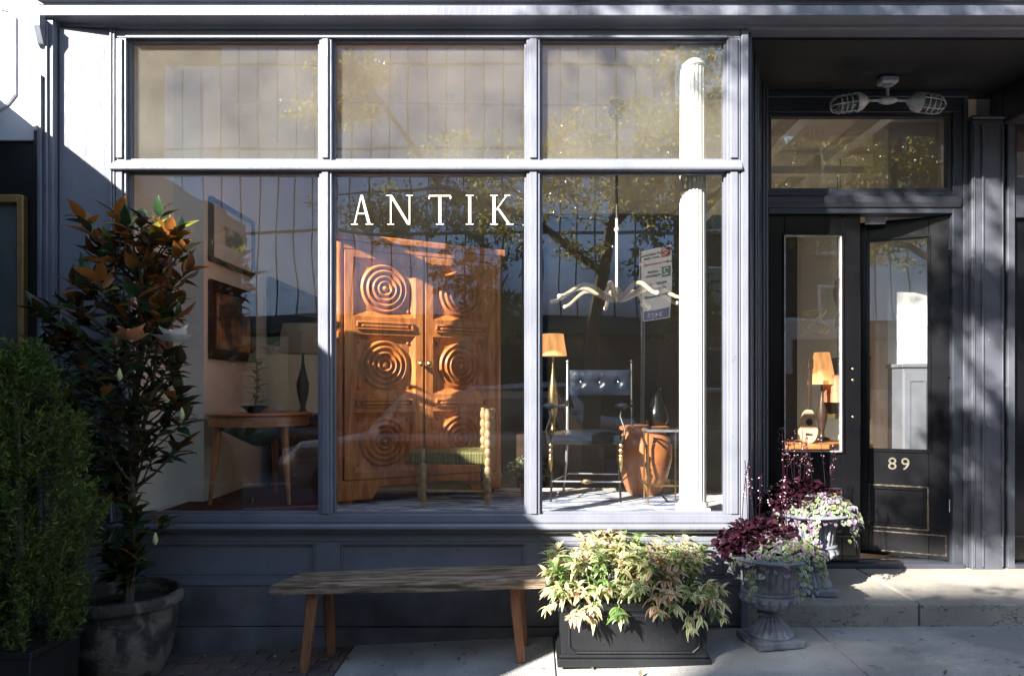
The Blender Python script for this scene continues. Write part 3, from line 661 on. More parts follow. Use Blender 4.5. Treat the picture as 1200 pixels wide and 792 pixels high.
# blue black armchair with tufted back
ac = empty('armchair', (.115, .55, .752), R(-4), 'black metal armchair with blue leather seat and three silver buttons', 'chair')
def P_(x, y, z): return (x, y, z)
SW = .46
for s, x in ((-1, .0), (1, SW)):
    # back post with front sweep: rear leg
    b = MB(); xb = x+ (.10 if s < 0 else .10)
    b.tube([(xb+.03*s,.47,0),(xb+.01*s,.45,.2),(xb,.42,.42),(xb,.44,.7),(xb-.0,.47,.93)], [.008,.009,.011,.010,.008], 8)
    b.sphere((xb,.47,.94), .014, 8); b.build('back_post', m_steel if s < 0 else m_iron, ac, smooth=True)
    b = MB(); b.tube([(x,.0,0),(x-.008*s,.01,.18),(x+.0,.0,.36),(x+.02*s,.0,.44)], [.007,.008,.011,.010], 8); b.build('leg', m_iron, ac, smooth=True)
    b = MB(); b.tube([(x+.015*s,.01,.38),(x+.03*s,.03,.47),(x+.0*s,.06,.56),(x+.01*s,.09,.615)], [.008,.009,.008,.008], 8)
    b.tube([(x+.01*s,.05,.62),(xb,.25,.63),(xb,.43,.66)], .008, 8)
    b.build('arm', m_iron, ac, smooth=True)
    b = MB(); b.sphere((x+.01*s,.10,.63), .045, 12, sx=1.1, sy=1.9, sz=.45); b.build('arm_pad', m_leather, ac, smooth=True)
    b = MB()
    for z in (.30,.335,.37): b.sphere((x, -.003, z), .016, 8, sz=1.1)
    b.lathe([(.004,.20),(.012,.24),(.016,.28),(.010,.30)], x, -.003, 8); b.build('gilt_mount', m_brass, ac, smooth=True)
def cushion(b, x0, x1, y0, y1, z0, z1, n=8, puff=.02):
    vs = []; 
    for zz, sg in ((z0,-1),(z1,1)):
        for i in range(n+1):
            for j in range(n+1):
                u_, v_ = i/n, j/n; e = (1-(2*u_-1)**4)*(1-(2*v_-1)**4)
                vs.append((x0+(x1-x0)*u_, y0+(y1-y0)*v_, zz+sg*puff*e))
    m = (n+1)*(n+1); fs = []
    for i in range(n):
        for j in range(n):
            a = i*(n+1)+j; fs += [(a,a+1,a+n+2,a+n+1), (m+a,m+a+n+1,m+a+n+2,m+a+1)]
    rim = [i*(n+1) for i in range(n+1)]+[n*(n+1)+j for j in range(1,n+1)]+[i*(n+1)+n for i in range(n-1,-1,-1)]+[j for j in range(n-1,0,-1)]
    for a, c in zip(rim, rim[1:]+rim[:1]): fs.append((a, c, m+c, m+a))
    return b.add(vs, fs)
b = MB(); cushion(b, .01, SW-.005, .01, .44, .40, .44, puff=.022); b.build('seat', m_leather, ac, smooth=True)
b = MB(); b.box(.0, SW+.005, .0, .45, .375, .398); b.build('seat_frame', m_iron, ac, bevel=.004)
b = MB(); b.tube([(.02,.0,.135),(SW,.0,.135)], .006, 8); b.tube([(.1,.45,.135),(SW+.1,.45,.135)], .006, 8)
b.tube([(.01,.0,.135),(.11,.45,.135)], .005, 8); b.tube([(SW,.0,.135),(SW+.09,.45,.135)], .005, 8); b.build('stretcher', m_steel, ac, smooth=True)
b = MB(); b.sphere((.235,-.003,.137), .018, 8, sx=2.2); b.sphere((.235,.445,.64), .001, 6); b.build('stretcher_mount', m_brass, ac, smooth=True)
# tufted back panel as a height field
b = MB(); nx, nz = 36, 12; x0, x1, z0, z1 = .115, SW+.09, .70, .88
vs = []
btn = [(x0+(x1-x0)*t, (z0+z1)/2) for t in (.19,.5,.81)]
for side_ in (0, 1):
    for i in range(nx+1):
        for j in range(nz+1):
            x = x0+(x1-x0)*i/nx; z = z0+(z1-z0)*j/nz
            e = (1-(2*i/nx-1)**6)*(1-(2*j/nz-1)**4); d = .018*e
            if not side_:
                for bx, bz in btn:
                    rr = math.hypot(x-bx, z-bz); ang = math.atan2(z-bz, x-bx)
                    d -= .022*math.exp(-(rr/.022)**2)+.005*math.exp(-(rr/.05)**2)*math.cos(8*ang)*e
            vs.append((x, .445-d if not side_ else .475+d*.3, z))
m_ = (nx+1)*(nz+1); fs = []
for i in range(nx):
    for j in range(nz):
        a = i*(nz+1)+j; fs += [(a, a+nz+1, a+nz+2, a+1), (m_+a, m_+a+1, m_+a+nz+2, m_+a+nz+1)]
rim = [i*(nz+1) for i in range(nx+1)]+[nx*(nz+1)+j for j in range(1,nz+1)]+[i*(nz+1)+nz for i in range(nx-1,-1,-1)]+[j for j in range(nz-1,0,-1)]
for a, c in zip(rim, rim[1:]+rim[:1]): fs.append((a, m_+a, m_+c, c))
b.add(vs, fs); bk = b.build('backrest', m_leather, ac, smooth=True)
for bx, bz in btn: MB().sphere((bx, .447, bz), .013, 10, sy=.6).build('button', m_chrome, bk, smooth=True)

# white fluted column
cx, _ = at(812.5, 0, .15); rc = .079
cl = empty('column', (cx, .165, .748), 0, 'white fluted column rising behind the glass beside the glass table', 'column')
b = MB(); b.lathe([(rc*.98,.07),(rc*.98,1.4),(rc*.93,2.70)], 0, 0, 96, lobes=20, amp=.10); b.build('shaft', m_white, cl, smooth=True)
MB().box(-.09,.09,-.09,.09,-.012,.035).build('plinth', m_white, cl, bevel=.004)
MB().lathe([(.088,.035),(.093,.045),(.088,.06),(.08,.07)], 0, 0, 40).build('base', m_white, cl, smooth=True)
b = MB(); b.lathe([(.078,2.69),(.084,2.70),(.078,2.712),(.078,2.74),(.088,2.765),(.09,2.79)], 0, 0, 40); b.box(-.095,.095,-.095,.095,2.79,2.872); b.build('capital', m_white, cl, smooth=True)

# glass and brass side table
st = empty('side_table', (.735, .40, .752), R(-3), 'small two tier glass side table with thin brass legs', 'table')
for x, y in ((0,0),(.21,0),(0,.26),(.21,.26)): MB().box(x-.005,x+.005,y-.005,y+.005,0,.475).build('leg', m_brass, st)
for z in (.12,.47):
    ring(MB(), -.01, .22, -.01, .27, .008, 0, .012).xform(Matrix.Translation((0,0,z)) @ Matrix(((1,0,0,0),(0,0,1,0),(0,1,0,0),(0,0,0,1)))).build('rail', m_brass if z < .3 else m_steel, st)
    MB().box(-.001,.211,-.001,.261,z+.0125,z+.018).build('glass_shelf', m_glass_door, st)
# orange clay urn
up = empty('clay_urn', (.79, .93, .752), 0, 'big glazed orange clay urn behind the glass side table', 'urn')
MB().lathe([(.11,0),(.13,.03),(.165,.12),(.195,.24),(.198,.33),(.18,.40),(.15,.43),(.155,.445)], 0, 0, 36).build('body', m_terra, up, smooth=True)
MB().lathe([(.155,.446),(.175,.455),(.178,.475),(.15,.485),(.10,.482),(.0001,.478)], 0, 0, 36).build('lid', m_terra, up, smooth=True)
# black bottle vase on the urn
vz = tag(MB().lathe([(.05,.0),(.075,.02),(.085,.06),(.07,.12),(.045,.17),(.03,.22),(.026,.26),(.036,.27)], 0, 0, 20).build('vase', m_black, smooth=True), 'black glossy bottle vase on top of the orange urn', 'vase'); vz.location = (.88,.93,1.232)

# chandelier
m_champ = M('champagne_gilt_metal', (.72,.60,.40), .35, metal=.35, col2=(.6,.48,.3), scale=12)
CX, CZ = .600, 2.17
cd = empty('chandelier', (CX, .98, 3.56), 0, 'brass chandelier with wavy arms hanging on a long white rod', 'chandelier')
def cz(z): return z-3.56
MB().lathe([(.0001,cz(3.44)),(.045,cz(3.45)),(.062,cz(3.49)),(.045,cz(3.53)),(.012,cz(3.53)),(.05,cz(3.54)),(.055,cz(3.558))], 0, 0, 20).build('ceiling_rose', m_darkwood, cd, smooth=True)
MB().tube([(0,0,cz(3.45)),(0,0,cz(2.72))], .010, 8).build('rod', m_iron, cd, smooth=True)
MB().tube([(0,0,cz(2.72)),(0,0,cz(2.21))], .0105, 10).sphere((0,0,cz(2.64)), .02, 10).build('rod_sleeve', m_white, cd, smooth=True)
MB().lathe([(.0001,cz(2.125)),(.02,cz(2.13)),(.035,cz(2.15)),(.045,cz(2.18)),(.03,cz(2.215)),(.013,cz(2.23))], 0, 0, 20).build('hub', m_brass, cd, smooth=True)
for k in range(9):
    a = 2*PI*k/9+.25; ln = .47+.04*(k % 2)
    pts = [(math.cos(a)*ln*t, math.sin(a)*ln*t, cz(CZ)-.02+.055*math.sin(t*2*PI*.95-1.3)*(.35+t)+(.05)*t) for t in [i/12 for i in range(1, 13)]]
    arm = MB().tube(pts, [.019-.006*i/12 for i in range(12)], 8).build('arm', m_champ, cd, smooth=True)
    MB().sphere(pts[-1], .017, 10).build('bulb', m_white, arm, smooth=True)

# round golden table with tapered legs
tb = empty('round_table', (-1.835, .62, .752), 0, 'round golden wood table with tapered legs on the dark red rug', 'table')
b = MB(); b.lathe([(.27,.53),(.275,.535),(.30,.57),(.305,.575)], 0, 0, 48); b.build('apron', m_table, tb, smooth=True)
MB().lathe([(.31,.50),(.315,.503),(.315,.565),(.312,.57)], 0, 0, 48).build('edge_band', m_table, tb, smooth=True)
MB().lathe([(.0001,.571),(.325,.571),(.332,.578),(.325,.586),(.0001,.586)], 0, 0, 48).build('tabletop', m_table, tb, smooth=True)
MB().lathe([(.0001,.36),(.05,.37),(.29,.499),(.29,.50)], 0, 0, 32).build('underside', M('green_underside', (.12,.22,.13), .6), tb, smooth=True)
for a in (-2.45, -.62, 1.57):
    c, s = math.cos(a), math.sin(a)
    MB().tube([(c*.27,s*.27,.52),(c*.285,s*.285,.3),(c*.32,s*.32,-.0)], [.028,.022,.011], 10).build('leg', m_table, tb, smooth=True)

# pictures on the side wall
def wall_picture(Xw, y0, y1, z0, z1, mf, mi, label, fw=.03, depth=.03, cat='picture', passe=True):
    o = empty('framed_picture', (Xw, (y0+y1)/2, z0), 0, label, cat)
    b = MB()
    for a0, a1, c0, c1 in ((y0,y1,z0,z0+fw),(y0,y1,z1-fw,z1),(y0,y0+fw,z0+fw,z1-fw),(y1-fw,y1,z0+fw,z1-fw)): b.box(Xw, Xw+depth, a0, a1, c0, c1)
    b.build('frame', mf, o, world=True, bevel=.004)
    MB().box(Xw, Xw+depth*.4, y0+fw, y1-fw, z0+fw, z1-fw).build('mount', m_white if passe else mi, o, world=True)
    if passe:
        k = (y1-y0)*.2; MB().box(Xw+depth*.4, Xw+depth*.45, y0+k, y1-k, z0+k, z1-k).build('print', mi, o, world=True)
    return o
wall_picture(-2.198, .66, 1.42, 2.36, 2.80, m_darkwood, m_paper, 'framed ink print with pale mount, hanging above the ochre portrait')
wall_picture(-2.198, .66, 1.44, 1.70, 2.24, m_darkwood, m_portrait, 'framed ochre portrait hanging under the framed ink print', fw=.07, passe=False)
wall_picture(-2.198, 1.75, 3.2, 1.86, 2.42, m_iron, m_bluepaint, 'wide dark canvas hanging behind the cream lampshade', fw=.03, passe=False)
wall_picture(-2.398, .16, .52, 1.72, 2.36, m_rust, m_rust, 'reddish brown carved frame on the white wall behind the magnolia', fw=.05, passe=False)

# chest with lamp, box and plants
cs = empty('chest', (-1.72, 1.85, .236), 0, 'dark walnut chest of drawers behind the round table', 'chest')
MB().box(-.42,.42,-.22,.22,.08,1.02).build('carcass', m_darkwood, cs, bevel=.006)
MB().box(-.44,.44,-.24,.23,1.02,1.05).build('top', m_darkwood, cs, bevel=.005)
for z in (.14,.44,.74):
    d = MB().box(-.39,.39,-.235,-.221,z,z+.26).build('drawer', m_rust, cs, bevel=.005)
    for x in (-.2,.2): MB().sphere((x,-.245,z+.13), .014, 8).build('knob', m_brass, d, smooth=True)
for x in (-.36,.36):
    for y in (-.17,.17): MB().box(x-.03,x+.03,y-.03,y+.03,0,.08).build('foot', m_darkwood, cs)
def lamp(loc, r0, r1, h, bh, ms, mb, label, pleat=0, z0=None):
    o = empty('table_lamp', loc, 0, label, 'lamp')
    MB().lathe([(.07,0),(.075,.012),(.03,.03),(.02,.06),(.045,bh*.35),(.05,bh*.5),(.02,bh*.75),(.012,bh*.85),(.01,bh)], 0, 0, 20).build('lamp_base', mb, o, smooth=True)
    b = MB(); b.lathe([(r0,bh),(r1,bh+h)], 0, 0, 64 if pleat else 32, lobes=pleat, amp=.03 if pleat else 0); 
    me = b.build('lamp_shade', ms, o, smooth=True)
    MB().tube([(0,0,bh),(0,0,bh+h*.9)], .006, 6).build('stem', m_brass, o)
    return o
lamp((-1.90,1.75,1.286), .19, .165, .24, .50, m_shade_cream, m_iron, 'dark table lamp with cream drum shade on the walnut chest')
bx = empty('lacquer_box', (-1.52,1.74,1.286), R(8), 'red lacquer box standing on the walnut chest', 'box')
MB().box(-.07,.07,-.06,.06,0,.22).build('body', m_redwood, bx, bevel=.004); MB().box(-.075,.075,-.065,.065,.221,.26).build('lid', m_redwood, bx, bevel=.004)

# back of the shop: sideboard with pleated lamp
sb = empty('sideboard', (.45, 2.45, .236), 0, 'dark walnut sideboard under the pleated orange lamp', 'sideboard')
MB().box(-.6,.6,-.22,.22,.12,.86).build('carcass', m_darkwood, sb, bevel=.006)
for x in (-.58,-.19,.20): MB().box(x,x+.37,-.232,-.221,.15,.83).build('door', m_darkwood, sb, bevel=.005)
for x in (-.55,.55):
    for y in (-.18,.18): MB().lathe([(.015,0),(.025,.12)], x, y, 8).build('leg', m_darkwood, sb)
lamp((.18,2.42,1.097), .125, .095, .20, .70, m_shade, m_brass, 'brass table lamp with pleated orange shade on the walnut sideboard', pleat=32)

# seen through the door glass
dk = empty('writing_desk', (2.35, 2.35, .236), 0, 'pale orange wood desk with guitar behind the closed door', 'desk')
MB().box(-.45,.62,-.35,.35,.74,.78).build('tabletop', m_table, dk, bevel=.006)
MB().box(-.42,.6,-.32,.32,.60,.739).build('apron', m_table, dk)
for x in (-.38,.55):
    for y in (-.28,.28): MB().box(x-.025,x+.025,y-.025,y+.025,0,.60).build('leg', m_table, dk)
gt = empty('guitar', (2.42, 2.15, 1.018), 0, 'pale wooden guitar propped upright on the desk', 'guitar')
def gring(r0, r1, h): pass
pts = []
for i in range(28):
    a = 2*PI*i/28; z = .15-.15*math.cos(a); wdt = (.085 if z < .16 else .062)*abs(math.sin(a))**.7
    if abs(z-.17) < .04: wdt *= .86
    pts.append(((wdt if a < PI else -wdt), z))
MB().prism(pts, 'y', 0, .05).build('body', M('pale_spruce', (.72,.58,.36), .35, scale=6), gt, bevel=.004)
MB().lathe([(.0001,0),(.03,0),(.03,.004),(.0001,.004)], 0, 0, 20).xform(Matrix.Translation((0,-.001,.185)) @ Matrix.Rotation(PI/2, 4, 'X')).build('sound_hole', m_iron, gt)
MB().box(-.016,.016,-.012,.012,.30,.66).build('neck', m_darkwood, gt, bevel=.003); MB().box(-.024,.024,-.01,.012,.661,.75).build('headstock', m_darkwood, gt, bevel=.004)
MB().box(-.03,.03,-.006,-.0005,.07,.085).build('bridge', m_darkwood, gt)
gt.rotation_euler = (R(-7), R(4), 0)
def leaning(loc, w_, h_, rot, mf, mi, label):
    o = empty('framed_picture', loc, 0, label, 'picture'); o.rotation_euler = rot
    ring(MB(), -w_/2, w_/2, 0, h_, .03, -.015, .015).build('frame', mf, o, bevel=.004); MB().box(-w_/2+.03, w_/2-.03, -.002, .012, .03, h_-.03).build('canvas', mi, o)
leaning((2.12,2.45,1.018), .34, .50, (R(-12),0,R(35)), m_gold, m_bluepaint, 'gilt framed dark picture leaning on the desk beside the guitar')
cdl = empty('candlestick', (1.98,2.2,1.018), 0, 'dark turned candlestick on the desk near its end', 'candlestick')
MB().lathe([(.06,0),(.065,.015),(.03,.04),(.015,.08),(.03,.14),(.035,.18),(.014,.22),(.012,.34),(.03,.37),(.034,.39)], 0, 0, 18).build('stem', m_iron, cdl, smooth=True)
lamp((2.72,2.62,1.018), .13, .07, .30, .52, m_shade, m_darkwood, 'dark table lamp with plain orange shade on the desk')
# white wall items behind the swung door
sh = empty('wall_cabinet', (3.197, 2.95, 1.25), 0, 'dark wall cabinet with gilt edge on the white wall inside', 'cabinet')
MB().box(-.22,0,-.28,.28,0,.52).build('carcass', m_darkwood, sh, bevel=.005); MB().box(-.235,.0,-.295,.295,-.05,-.001).build('gilt_shelf', m_gold, sh, bevel=.005)
MB().box(-.24,0,-.30,.30,.521,.55).build('top', m_darkwood, sh, bevel=.004)
cp = empty('pendant_lamp', (2.86, 2.60, 1.62), 0, 'copper lampshade hanging inside beyond the swung door', 'lamp')
MB().lathe([(.13,-.25),(.115,0),(.03,.01),(.0001,.015)], 0, 0, 28).build('lamp_shade', m_copper, cp, smooth=True)
MB().tube([(0,0,.01),(0,0,1.97)], .004, 6).build('cord', m_iron, cp)
ts = empty('tassel', (2.76, 2.3, 2.36), 0, 'brown silk tassel hanging inside beyond the swung door', 'tassel')
b = MB(); b.lathe([(.012,.13),(.04,.10),(.055,.02),(.05,-.06),(.03,-.12),(.015,-.16),(.02,-.18)], 0, 0, 20, lobes=12, amp=.25); b.build('knot', m_rust, ts, smooth=True)
b = MB(); b.lathe([(.015,-.181),(.03,-.22),(.042,-.30),(.044,-.315)], 0, 0, 24, lobes=16, amp=.2); b.build('fringe', m_turned, ts, smooth=True)
MB().tube([(0,0,.12),(0,0,1.23)], .004, 6).build('cord', m_rust, ts)

# cage lamp under the recess ceiling
cg = empty('cage_lamp', (2.375, .62, 3.583), 0, 'twin metal cage lamp hanging under the recess ceiling', 'lamp')
hx, hz = at(1040, 118, .62); bz = hz-3.583
MB().box(-.06,.06,-.045,.045,-.05,-.001).build('junction_box', m_cast, cg, bevel=.012)
MB().sphere((0,0,-.055), .03, 10, sz=.5).build('canopy', m_cast, cg, smooth=True)
MB().tube([(0,0,-.05),(0,0,bz+.01)], .011, 10).build('stem', m_cast, cg, smooth=True)
MB().sphere((0,0,bz), .036, 12, sx=1.9, sz=.7).tube([(-.14,0,bz),(.14,0,bz)], .009, 8).build('crossbar', m_cast, cg, smooth=True)
for s in (-1, 1):
    def H_(prof, n=22):
        b = MB(); b.lathe(prof, 0, 0, n); b.xform(Matrix.Translation((s*.125,0,bz)) @ Matrix.Rotation(s*R(8), 4, 'Y') @ Matrix.Rotation(s*PI/2, 4, 'Y')); return b
    H_([(.014,0),(.03,.02),(.056,.05),(.066,.08),(.066,.095),(.0001,.095)]).build('lamp_holder', m_cast, cg, smooth=True)
    H_([(.045,.096),(.045,.19),(.03,.225),(.0001,.235)]).build('lamp_glass', m_lens, cg, smooth=True)
    b = MB()
    for k in range(6):
        a = 2*PI*k/6+.3; c, q = math.cos(a), math.sin(a)
        b.tube([(c*.062,q*.062,.09),(c*.060,q*.060,.20),(c*.05,q*.05,.235),(c*.02,q*.02,.258),(0,0,.262)], .004, 6)
    for z, r_ in ((.135,.0615),(.17,.061),(.205,.0595)): b.tube([(math.cos(t*PI/12)*r_, math.sin(t*PI/12)*r_, z) for t in range(24)], .004, 6, closed=True)
    b.xform(Matrix.Translation((s*.125,0,bz)) @ Matrix.Rotation(s*R(8), 4, 'Y') @ Matrix.Rotation(s*PI/2, 4, 'Y')); b.build('cage', m_cast, cg, smooth=True)
gc = empty('reflection_stand_in', (2.99, 1.36, .236), 0, 'grey blue cabinet shape standing in for the street reflection in the swung door glass', 'cabinet')  # added cabinet shape; its grey stands in for a street reflection
m_gb = M('grey_blue_reflection', (.17,.18,.21), .5, scale=5)
MB().box(-.20,.20,-.12,.12,.06,1.42).build('carcass', m_gb, gc, bevel=.006); MB().box(-.215,.205,-.135,.125,1.421,1.45).build('top', m_gb, gc, bevel=.005)
for x in (-.195,.003):
    d = MB().box(x,x+.19,-.134,-.121,.09,1.39).build('door', m_gb, gc, bevel=.004); ring(MB(), x+.03,x+.16,.14,1.33,.012,-.142,-.1345).build('panel_moulding', m_gb, d)
# orange lamp in the next transom
ol = empty('globe_lamp', (3.83, 1.35, 3.35), 0, 'orange glass globe lamp behind the transom of the next doorway', 'lamp')
MB().sphere((0,0,-.12), .075, 18).build('globe', m_shade, ol, smooth=True); MB().tube([(0,0,-.05),(0,0,.25)], .008, 8).build('stem', m_brass, ol)
# ------------------------------------------------------------------ bench
bn = empty('bench', (-.66, -.25, g(-.66)), 0, 'rustic plank bench with splayed reddish legs against the shopfront', 'bench')
random.seed(3)
def plank(x0, x1, y0, y1, z0l, z0r, th, n=26):
    b = MB(); vs = []
    for i in range(n+1):
        t = i/n; x = x0+(x1-x0)*t; z = z0l+(z0r-z0l)*t
        wv = lambda k: .006*mnoise.noise(Vector((x*3, k*7.1, 2)))
        ya, yb = y0+wv(1)*1.2, y1+wv(2)*1.2
        vs += [(x,ya+.004,z-th+wv(3)),(x,yb-.004,z-th+wv(4)),(x,yb,z-.006+wv(5)*.6),(x,yb-.012,z+wv(6)*.6),(x,ya+.012,z+wv(7)*.6),(x,ya,z-.008+wv(8)*.6)]
    fs = [(0,1,2,3,4,5),tuple(6*n+k for k in (5,4,3,2,1,0))]
    for i in range(n):
        for k in range(6): fs.append((6*i+k, 6*i+6+k, 6*i+6+(k+1)%6, 6*i+(k+1)%6))
    return b.add(vs, fs)
p = plank(-1.40, .065, -.42, -.075, .452, .492, .048); 
p.v = [(x+(.10*(y+.42)/.34 if x < -1.2 else 0)*(-1.2-x)/.2, y, z) for x, y, z in p.v]
p.build('seat', m_bench, bn, world=True, smooth=True)
for (xt, yt, xb, yb) in ((-1.185,-.345,-1.225,-.385),(-1.165,-.14,-1.15,-.12),(-.105,-.345,-.065,-.385),(-.085,-.14,-.055,-.12)):
    zt_ = .415+.03*(xt+1.3)
    MB().bar((xt,yt,zt_),(xb,yb,g(xb)-.004), .058, .045, up=(0,1,0), wd2=.046, th2=.04).build('leg', m_benchleg, bn, world=True, bevel=.005)

# ------------------------------------------------------------------ leaves
def leaf_geo(L_, W_, bend=.3, fold=.15, n=5, tip=1.0, round_=False):
    vs, uv, fs = [], [], []
    for i in range(n+1):
        t = i/n
        if round_: wd = W_/2*math.sqrt(max(0, 1-(2*t-1)**2))
        else: wd = W_/2*math.sin(PI*min(1, t**.8))*(1-.25*t)
        wd = max(wd, .0004)
        a = bend*t*t; y = L_*t*(1-abs(bend)*.18*t); z = -L_*bend*t*t*.55
        vs += [(-wd, y, z+wd*fold), (0, y, z), (wd, y, z+wd*fold)]
        uv += [(0, t), (.5, t), (1, t)]
    for i in range(n):
        a = 3*i; fs += [(a,a+1,a+4,a+3),(a+1,a+2,a+5,a+4)]
    return vs, fs, uv
def leaf_mesh(name, geo, mat):
    vs, fs, uv = geo; me = bpy.data.meshes.new(name); me.from_pydata(vs, [], fs); me.materials.append(mat)
    ul = me.uv_layers.new(name='UVMap')
    for lp in me.loops: ul.data[lp.index].uv = uv[lp.vertex_index]
    for p in me.polygons: p.use_smooth = True
    return me
def leaves_joined(name, items, mats, parent=None, label=None):
    """items: (geo, matrix, material index)"""
    V, F, U, MI = [], [], [], []
    for geo, mt, mi in items:
        vs, fs, uv = geo; n = len(V)
        V += [tuple(mt @ Vector(v)) for v in vs]; U += uv; F += [tuple(n+i for i in f) for f in fs]; MI += [mi]*len(fs)
    me = bpy.data.meshes.new(name); me.from_pydata(V, [], F)
    for m in mats: me.materials.append(m)
    me.polygons.foreach_set('material_index', MI)
    ul = me.uv_layers.new(name='UVMap'); li = [0]*len(me.loops); me.loops.foreach_get('vertex_index', li)
    flat = [c for i in li for c in U[i]]; ul.data.foreach_set('uv', flat)
    me.polygons.foreach_set('use_smooth', [True]*len(F))
    o = bpy.data.objects.new(name, me); COL.objects.link(o)
    if parent: o.parent = parent; 
    return o
def orient(p, d, roll=0, s=1):
    d = Vector(d).normalized(); q = d.to_track_quat('Y', 'Z')
    return Matrix.Translation(p) @ q.to_matrix().to_4x4() @ Matrix.Rotation(roll, 4, 'Y') @ Matrix.Scale(s, 4)
def rdir(el0=-1, el1=1):
    a = random.uniform(0, 2*PI); z = random.uniform(el0, el1); r_ = math.sqrt(max(0, 1-z*z)); return Vector((r_*math.cos(a), r_*math.sin(a), z))

# ------------------------------------------------------------------ black rectangular planter with variegated plants
gx = g(.52)
pl = empty('planter', (.52, -.33, gx), R(0), 'black rectangular planter box with octagonal moulded front', 'planter')
def frus(b, x0, x1, y0, y1, z0, z1, t):
    return b.add([(x0,y0,z0),(x1,y0,z0),(x1,y1,z0),(x0,y1,z0),(x0-t,y0-t,z1),(x1+t,y0-t,z1),(x1+t,y1+t,z1),(x0-t,y1+t,z1)],[(0,3,2,1),(4,5,6,7),(0,1,5,4),(1,2,6,5),(2,3,7,6),(3,0,4,7)])
PW = .385
frus(MB(), -PW+.01, PW-.01, -.185, .185, .055, .285, .008).build('body', m_planter, pl, bevel=.004)
MB().box(-PW-.012, PW+.012, -.205, .205, .0, .042).build('base', m_planter, pl, bevel=.005)
MB().box(-PW-.002, PW+.002, -.195, .195, .043, .060).build('base_step', m_planter, pl, bevel=.006)
b = MB(); b.box(-PW-.01, PW+.01, -.205, -.165, .285, .325).box(-PW-.01, PW+.01, .165, .205, .285, .325).box(-PW-.01, -PW+.03, -.165, .165, .285, .325).box(PW-.03, PW+.01, -.165, .165, .285, .325)
b.build('rim', m_planter, pl, bevel=.006)
MB().box(-PW+.03, PW-.03, -.165, .165, .28, .30).build('soil', m_soil, pl)
oc = [(-.335,.10),(-.335,.225),(-.30,.26),(.30,.26),(.335,.225),(.335,.10),(.30,.068),(-.30,.068)]
MB().tube([(x,-.191,z+.004) for x, z in oc], .006, 6, closed=True).build('front_moulding', m_planter, pl)
pv = empty('variegated_plant', (.52, -.33, gx+.30), 0, 'dense cream and green variegated plants with pink tints in the black planter', 'plant')
mv1 = leaf_mat('cream_edged_leaf', [(.20,.32,.07),(.45,.50,.14),(.82,.80,.48),(.88,.85,.62)], rough=.35, trans=.3, vary=.15)
mv2 = leaf_mat('pink_tinted_leaf', [(.25,.20,.06),(.55,.30,.16),(.76,.52,.36),(.80,.68,.5)], rough=.35, trans=.3, vary=.15)
mv3 = leaf_mat('green_leaf', [(.07,.16,.04),(.12,.24,.06),(.30,.40,.14)], rough=.35, trans=.3, vary=.2)
random.seed(11)
geos = [leaf_geo(.072,.027,.9,.25), leaf_geo(.080,.030,1.2,.3), leaf_geo(.062,.024,.6,.2), leaf_geo(.085,.027,1.4,.2)]
meshes = [[leaf_mesh('leaf', ge, m) for ge in geos] for m in (mv1, mv2, mv3)]
n_single = 0; rest = []; stems = MB(); shoots = []
for k in range(160):
    u_ = random.uniform(-1, 1); v_ = random.uniform(-1, 1)
    hgt = .31*(1-.25*abs(u_)**2)*random.uniform(.6, 1)*(1-.25*v_*-1 if v_ < 0 else 1)
    x, y, z = u_*.36, v_*.155, .0
    top = Vector((x+u_*.09+random.uniform(-.02,.02), y+v_*.10-.02, z+hgt*(1 if v_ > -.5 else .55)))
    if v_ < -.75 and random.random() < .55: top.z = random.uniform(-.03, .07); top.y -= .035
    shoots.append((Vector((x, y, z)), top))
shoots += [(Vector((.28,-.15,.0)), Vector((.27,-.255,-.075))),(Vector((.30,-.15,.0)), Vector((.33,-.25,-.04))),(Vector((.36,-.1,.0)), Vector((.46,-.18,-.05))),(Vector((-.2,-.15,0)),Vector((-.22,-.25,-.03))),(Vector((-.33,-.1,0)),Vector((-.44,-.18,.0))),(Vector((-.33,.0,0)),Vector((-.43,-.1,.16)))]
for p0, p1 in sorted(shoots, key=lambda s: s[1].y):
    mid = (p0+p1)/2+Vector((0,0,.03)); stems.tube([p0, mid, p1], .003, 4)
    d = (p1-mid).normalized(); ph = random.uniform(0, 6)
    mi = random.choices((0,1,2), (7,2.6,.6))[0]
    for j in range(12):
        lev = j//4; a = ph+j*2.4; q = p1-d*(.0+.028*lev)
        out = Vector((math.cos(a), math.sin(a), .55-.35*lev)); dirv = (out*.8+d*(.9-.3*lev)).normalized()
        m_i = mi if random.random() < .8 else random.choice((0,1,2)); gi = random.randrange(4); mt = orient(q, dirv, random.uniform(-.4,.4), random.uniform(.7,1.15))
        if n_single < 290 and lev < 2 and random.random() < .75:
            o = bpy.data.objects.new('leaf', meshes[m_i][gi]); COL.objects.link(o); o.parent = pv; o.matrix_local = mt; n_single += 1
        else: rest.append((geos[gi], mt, m_i))
stems.build('stem', mv3, pv)
tag(leaves_joined('foliage', rest, [mv1, mv2, mv3], pv), kind='stuff')

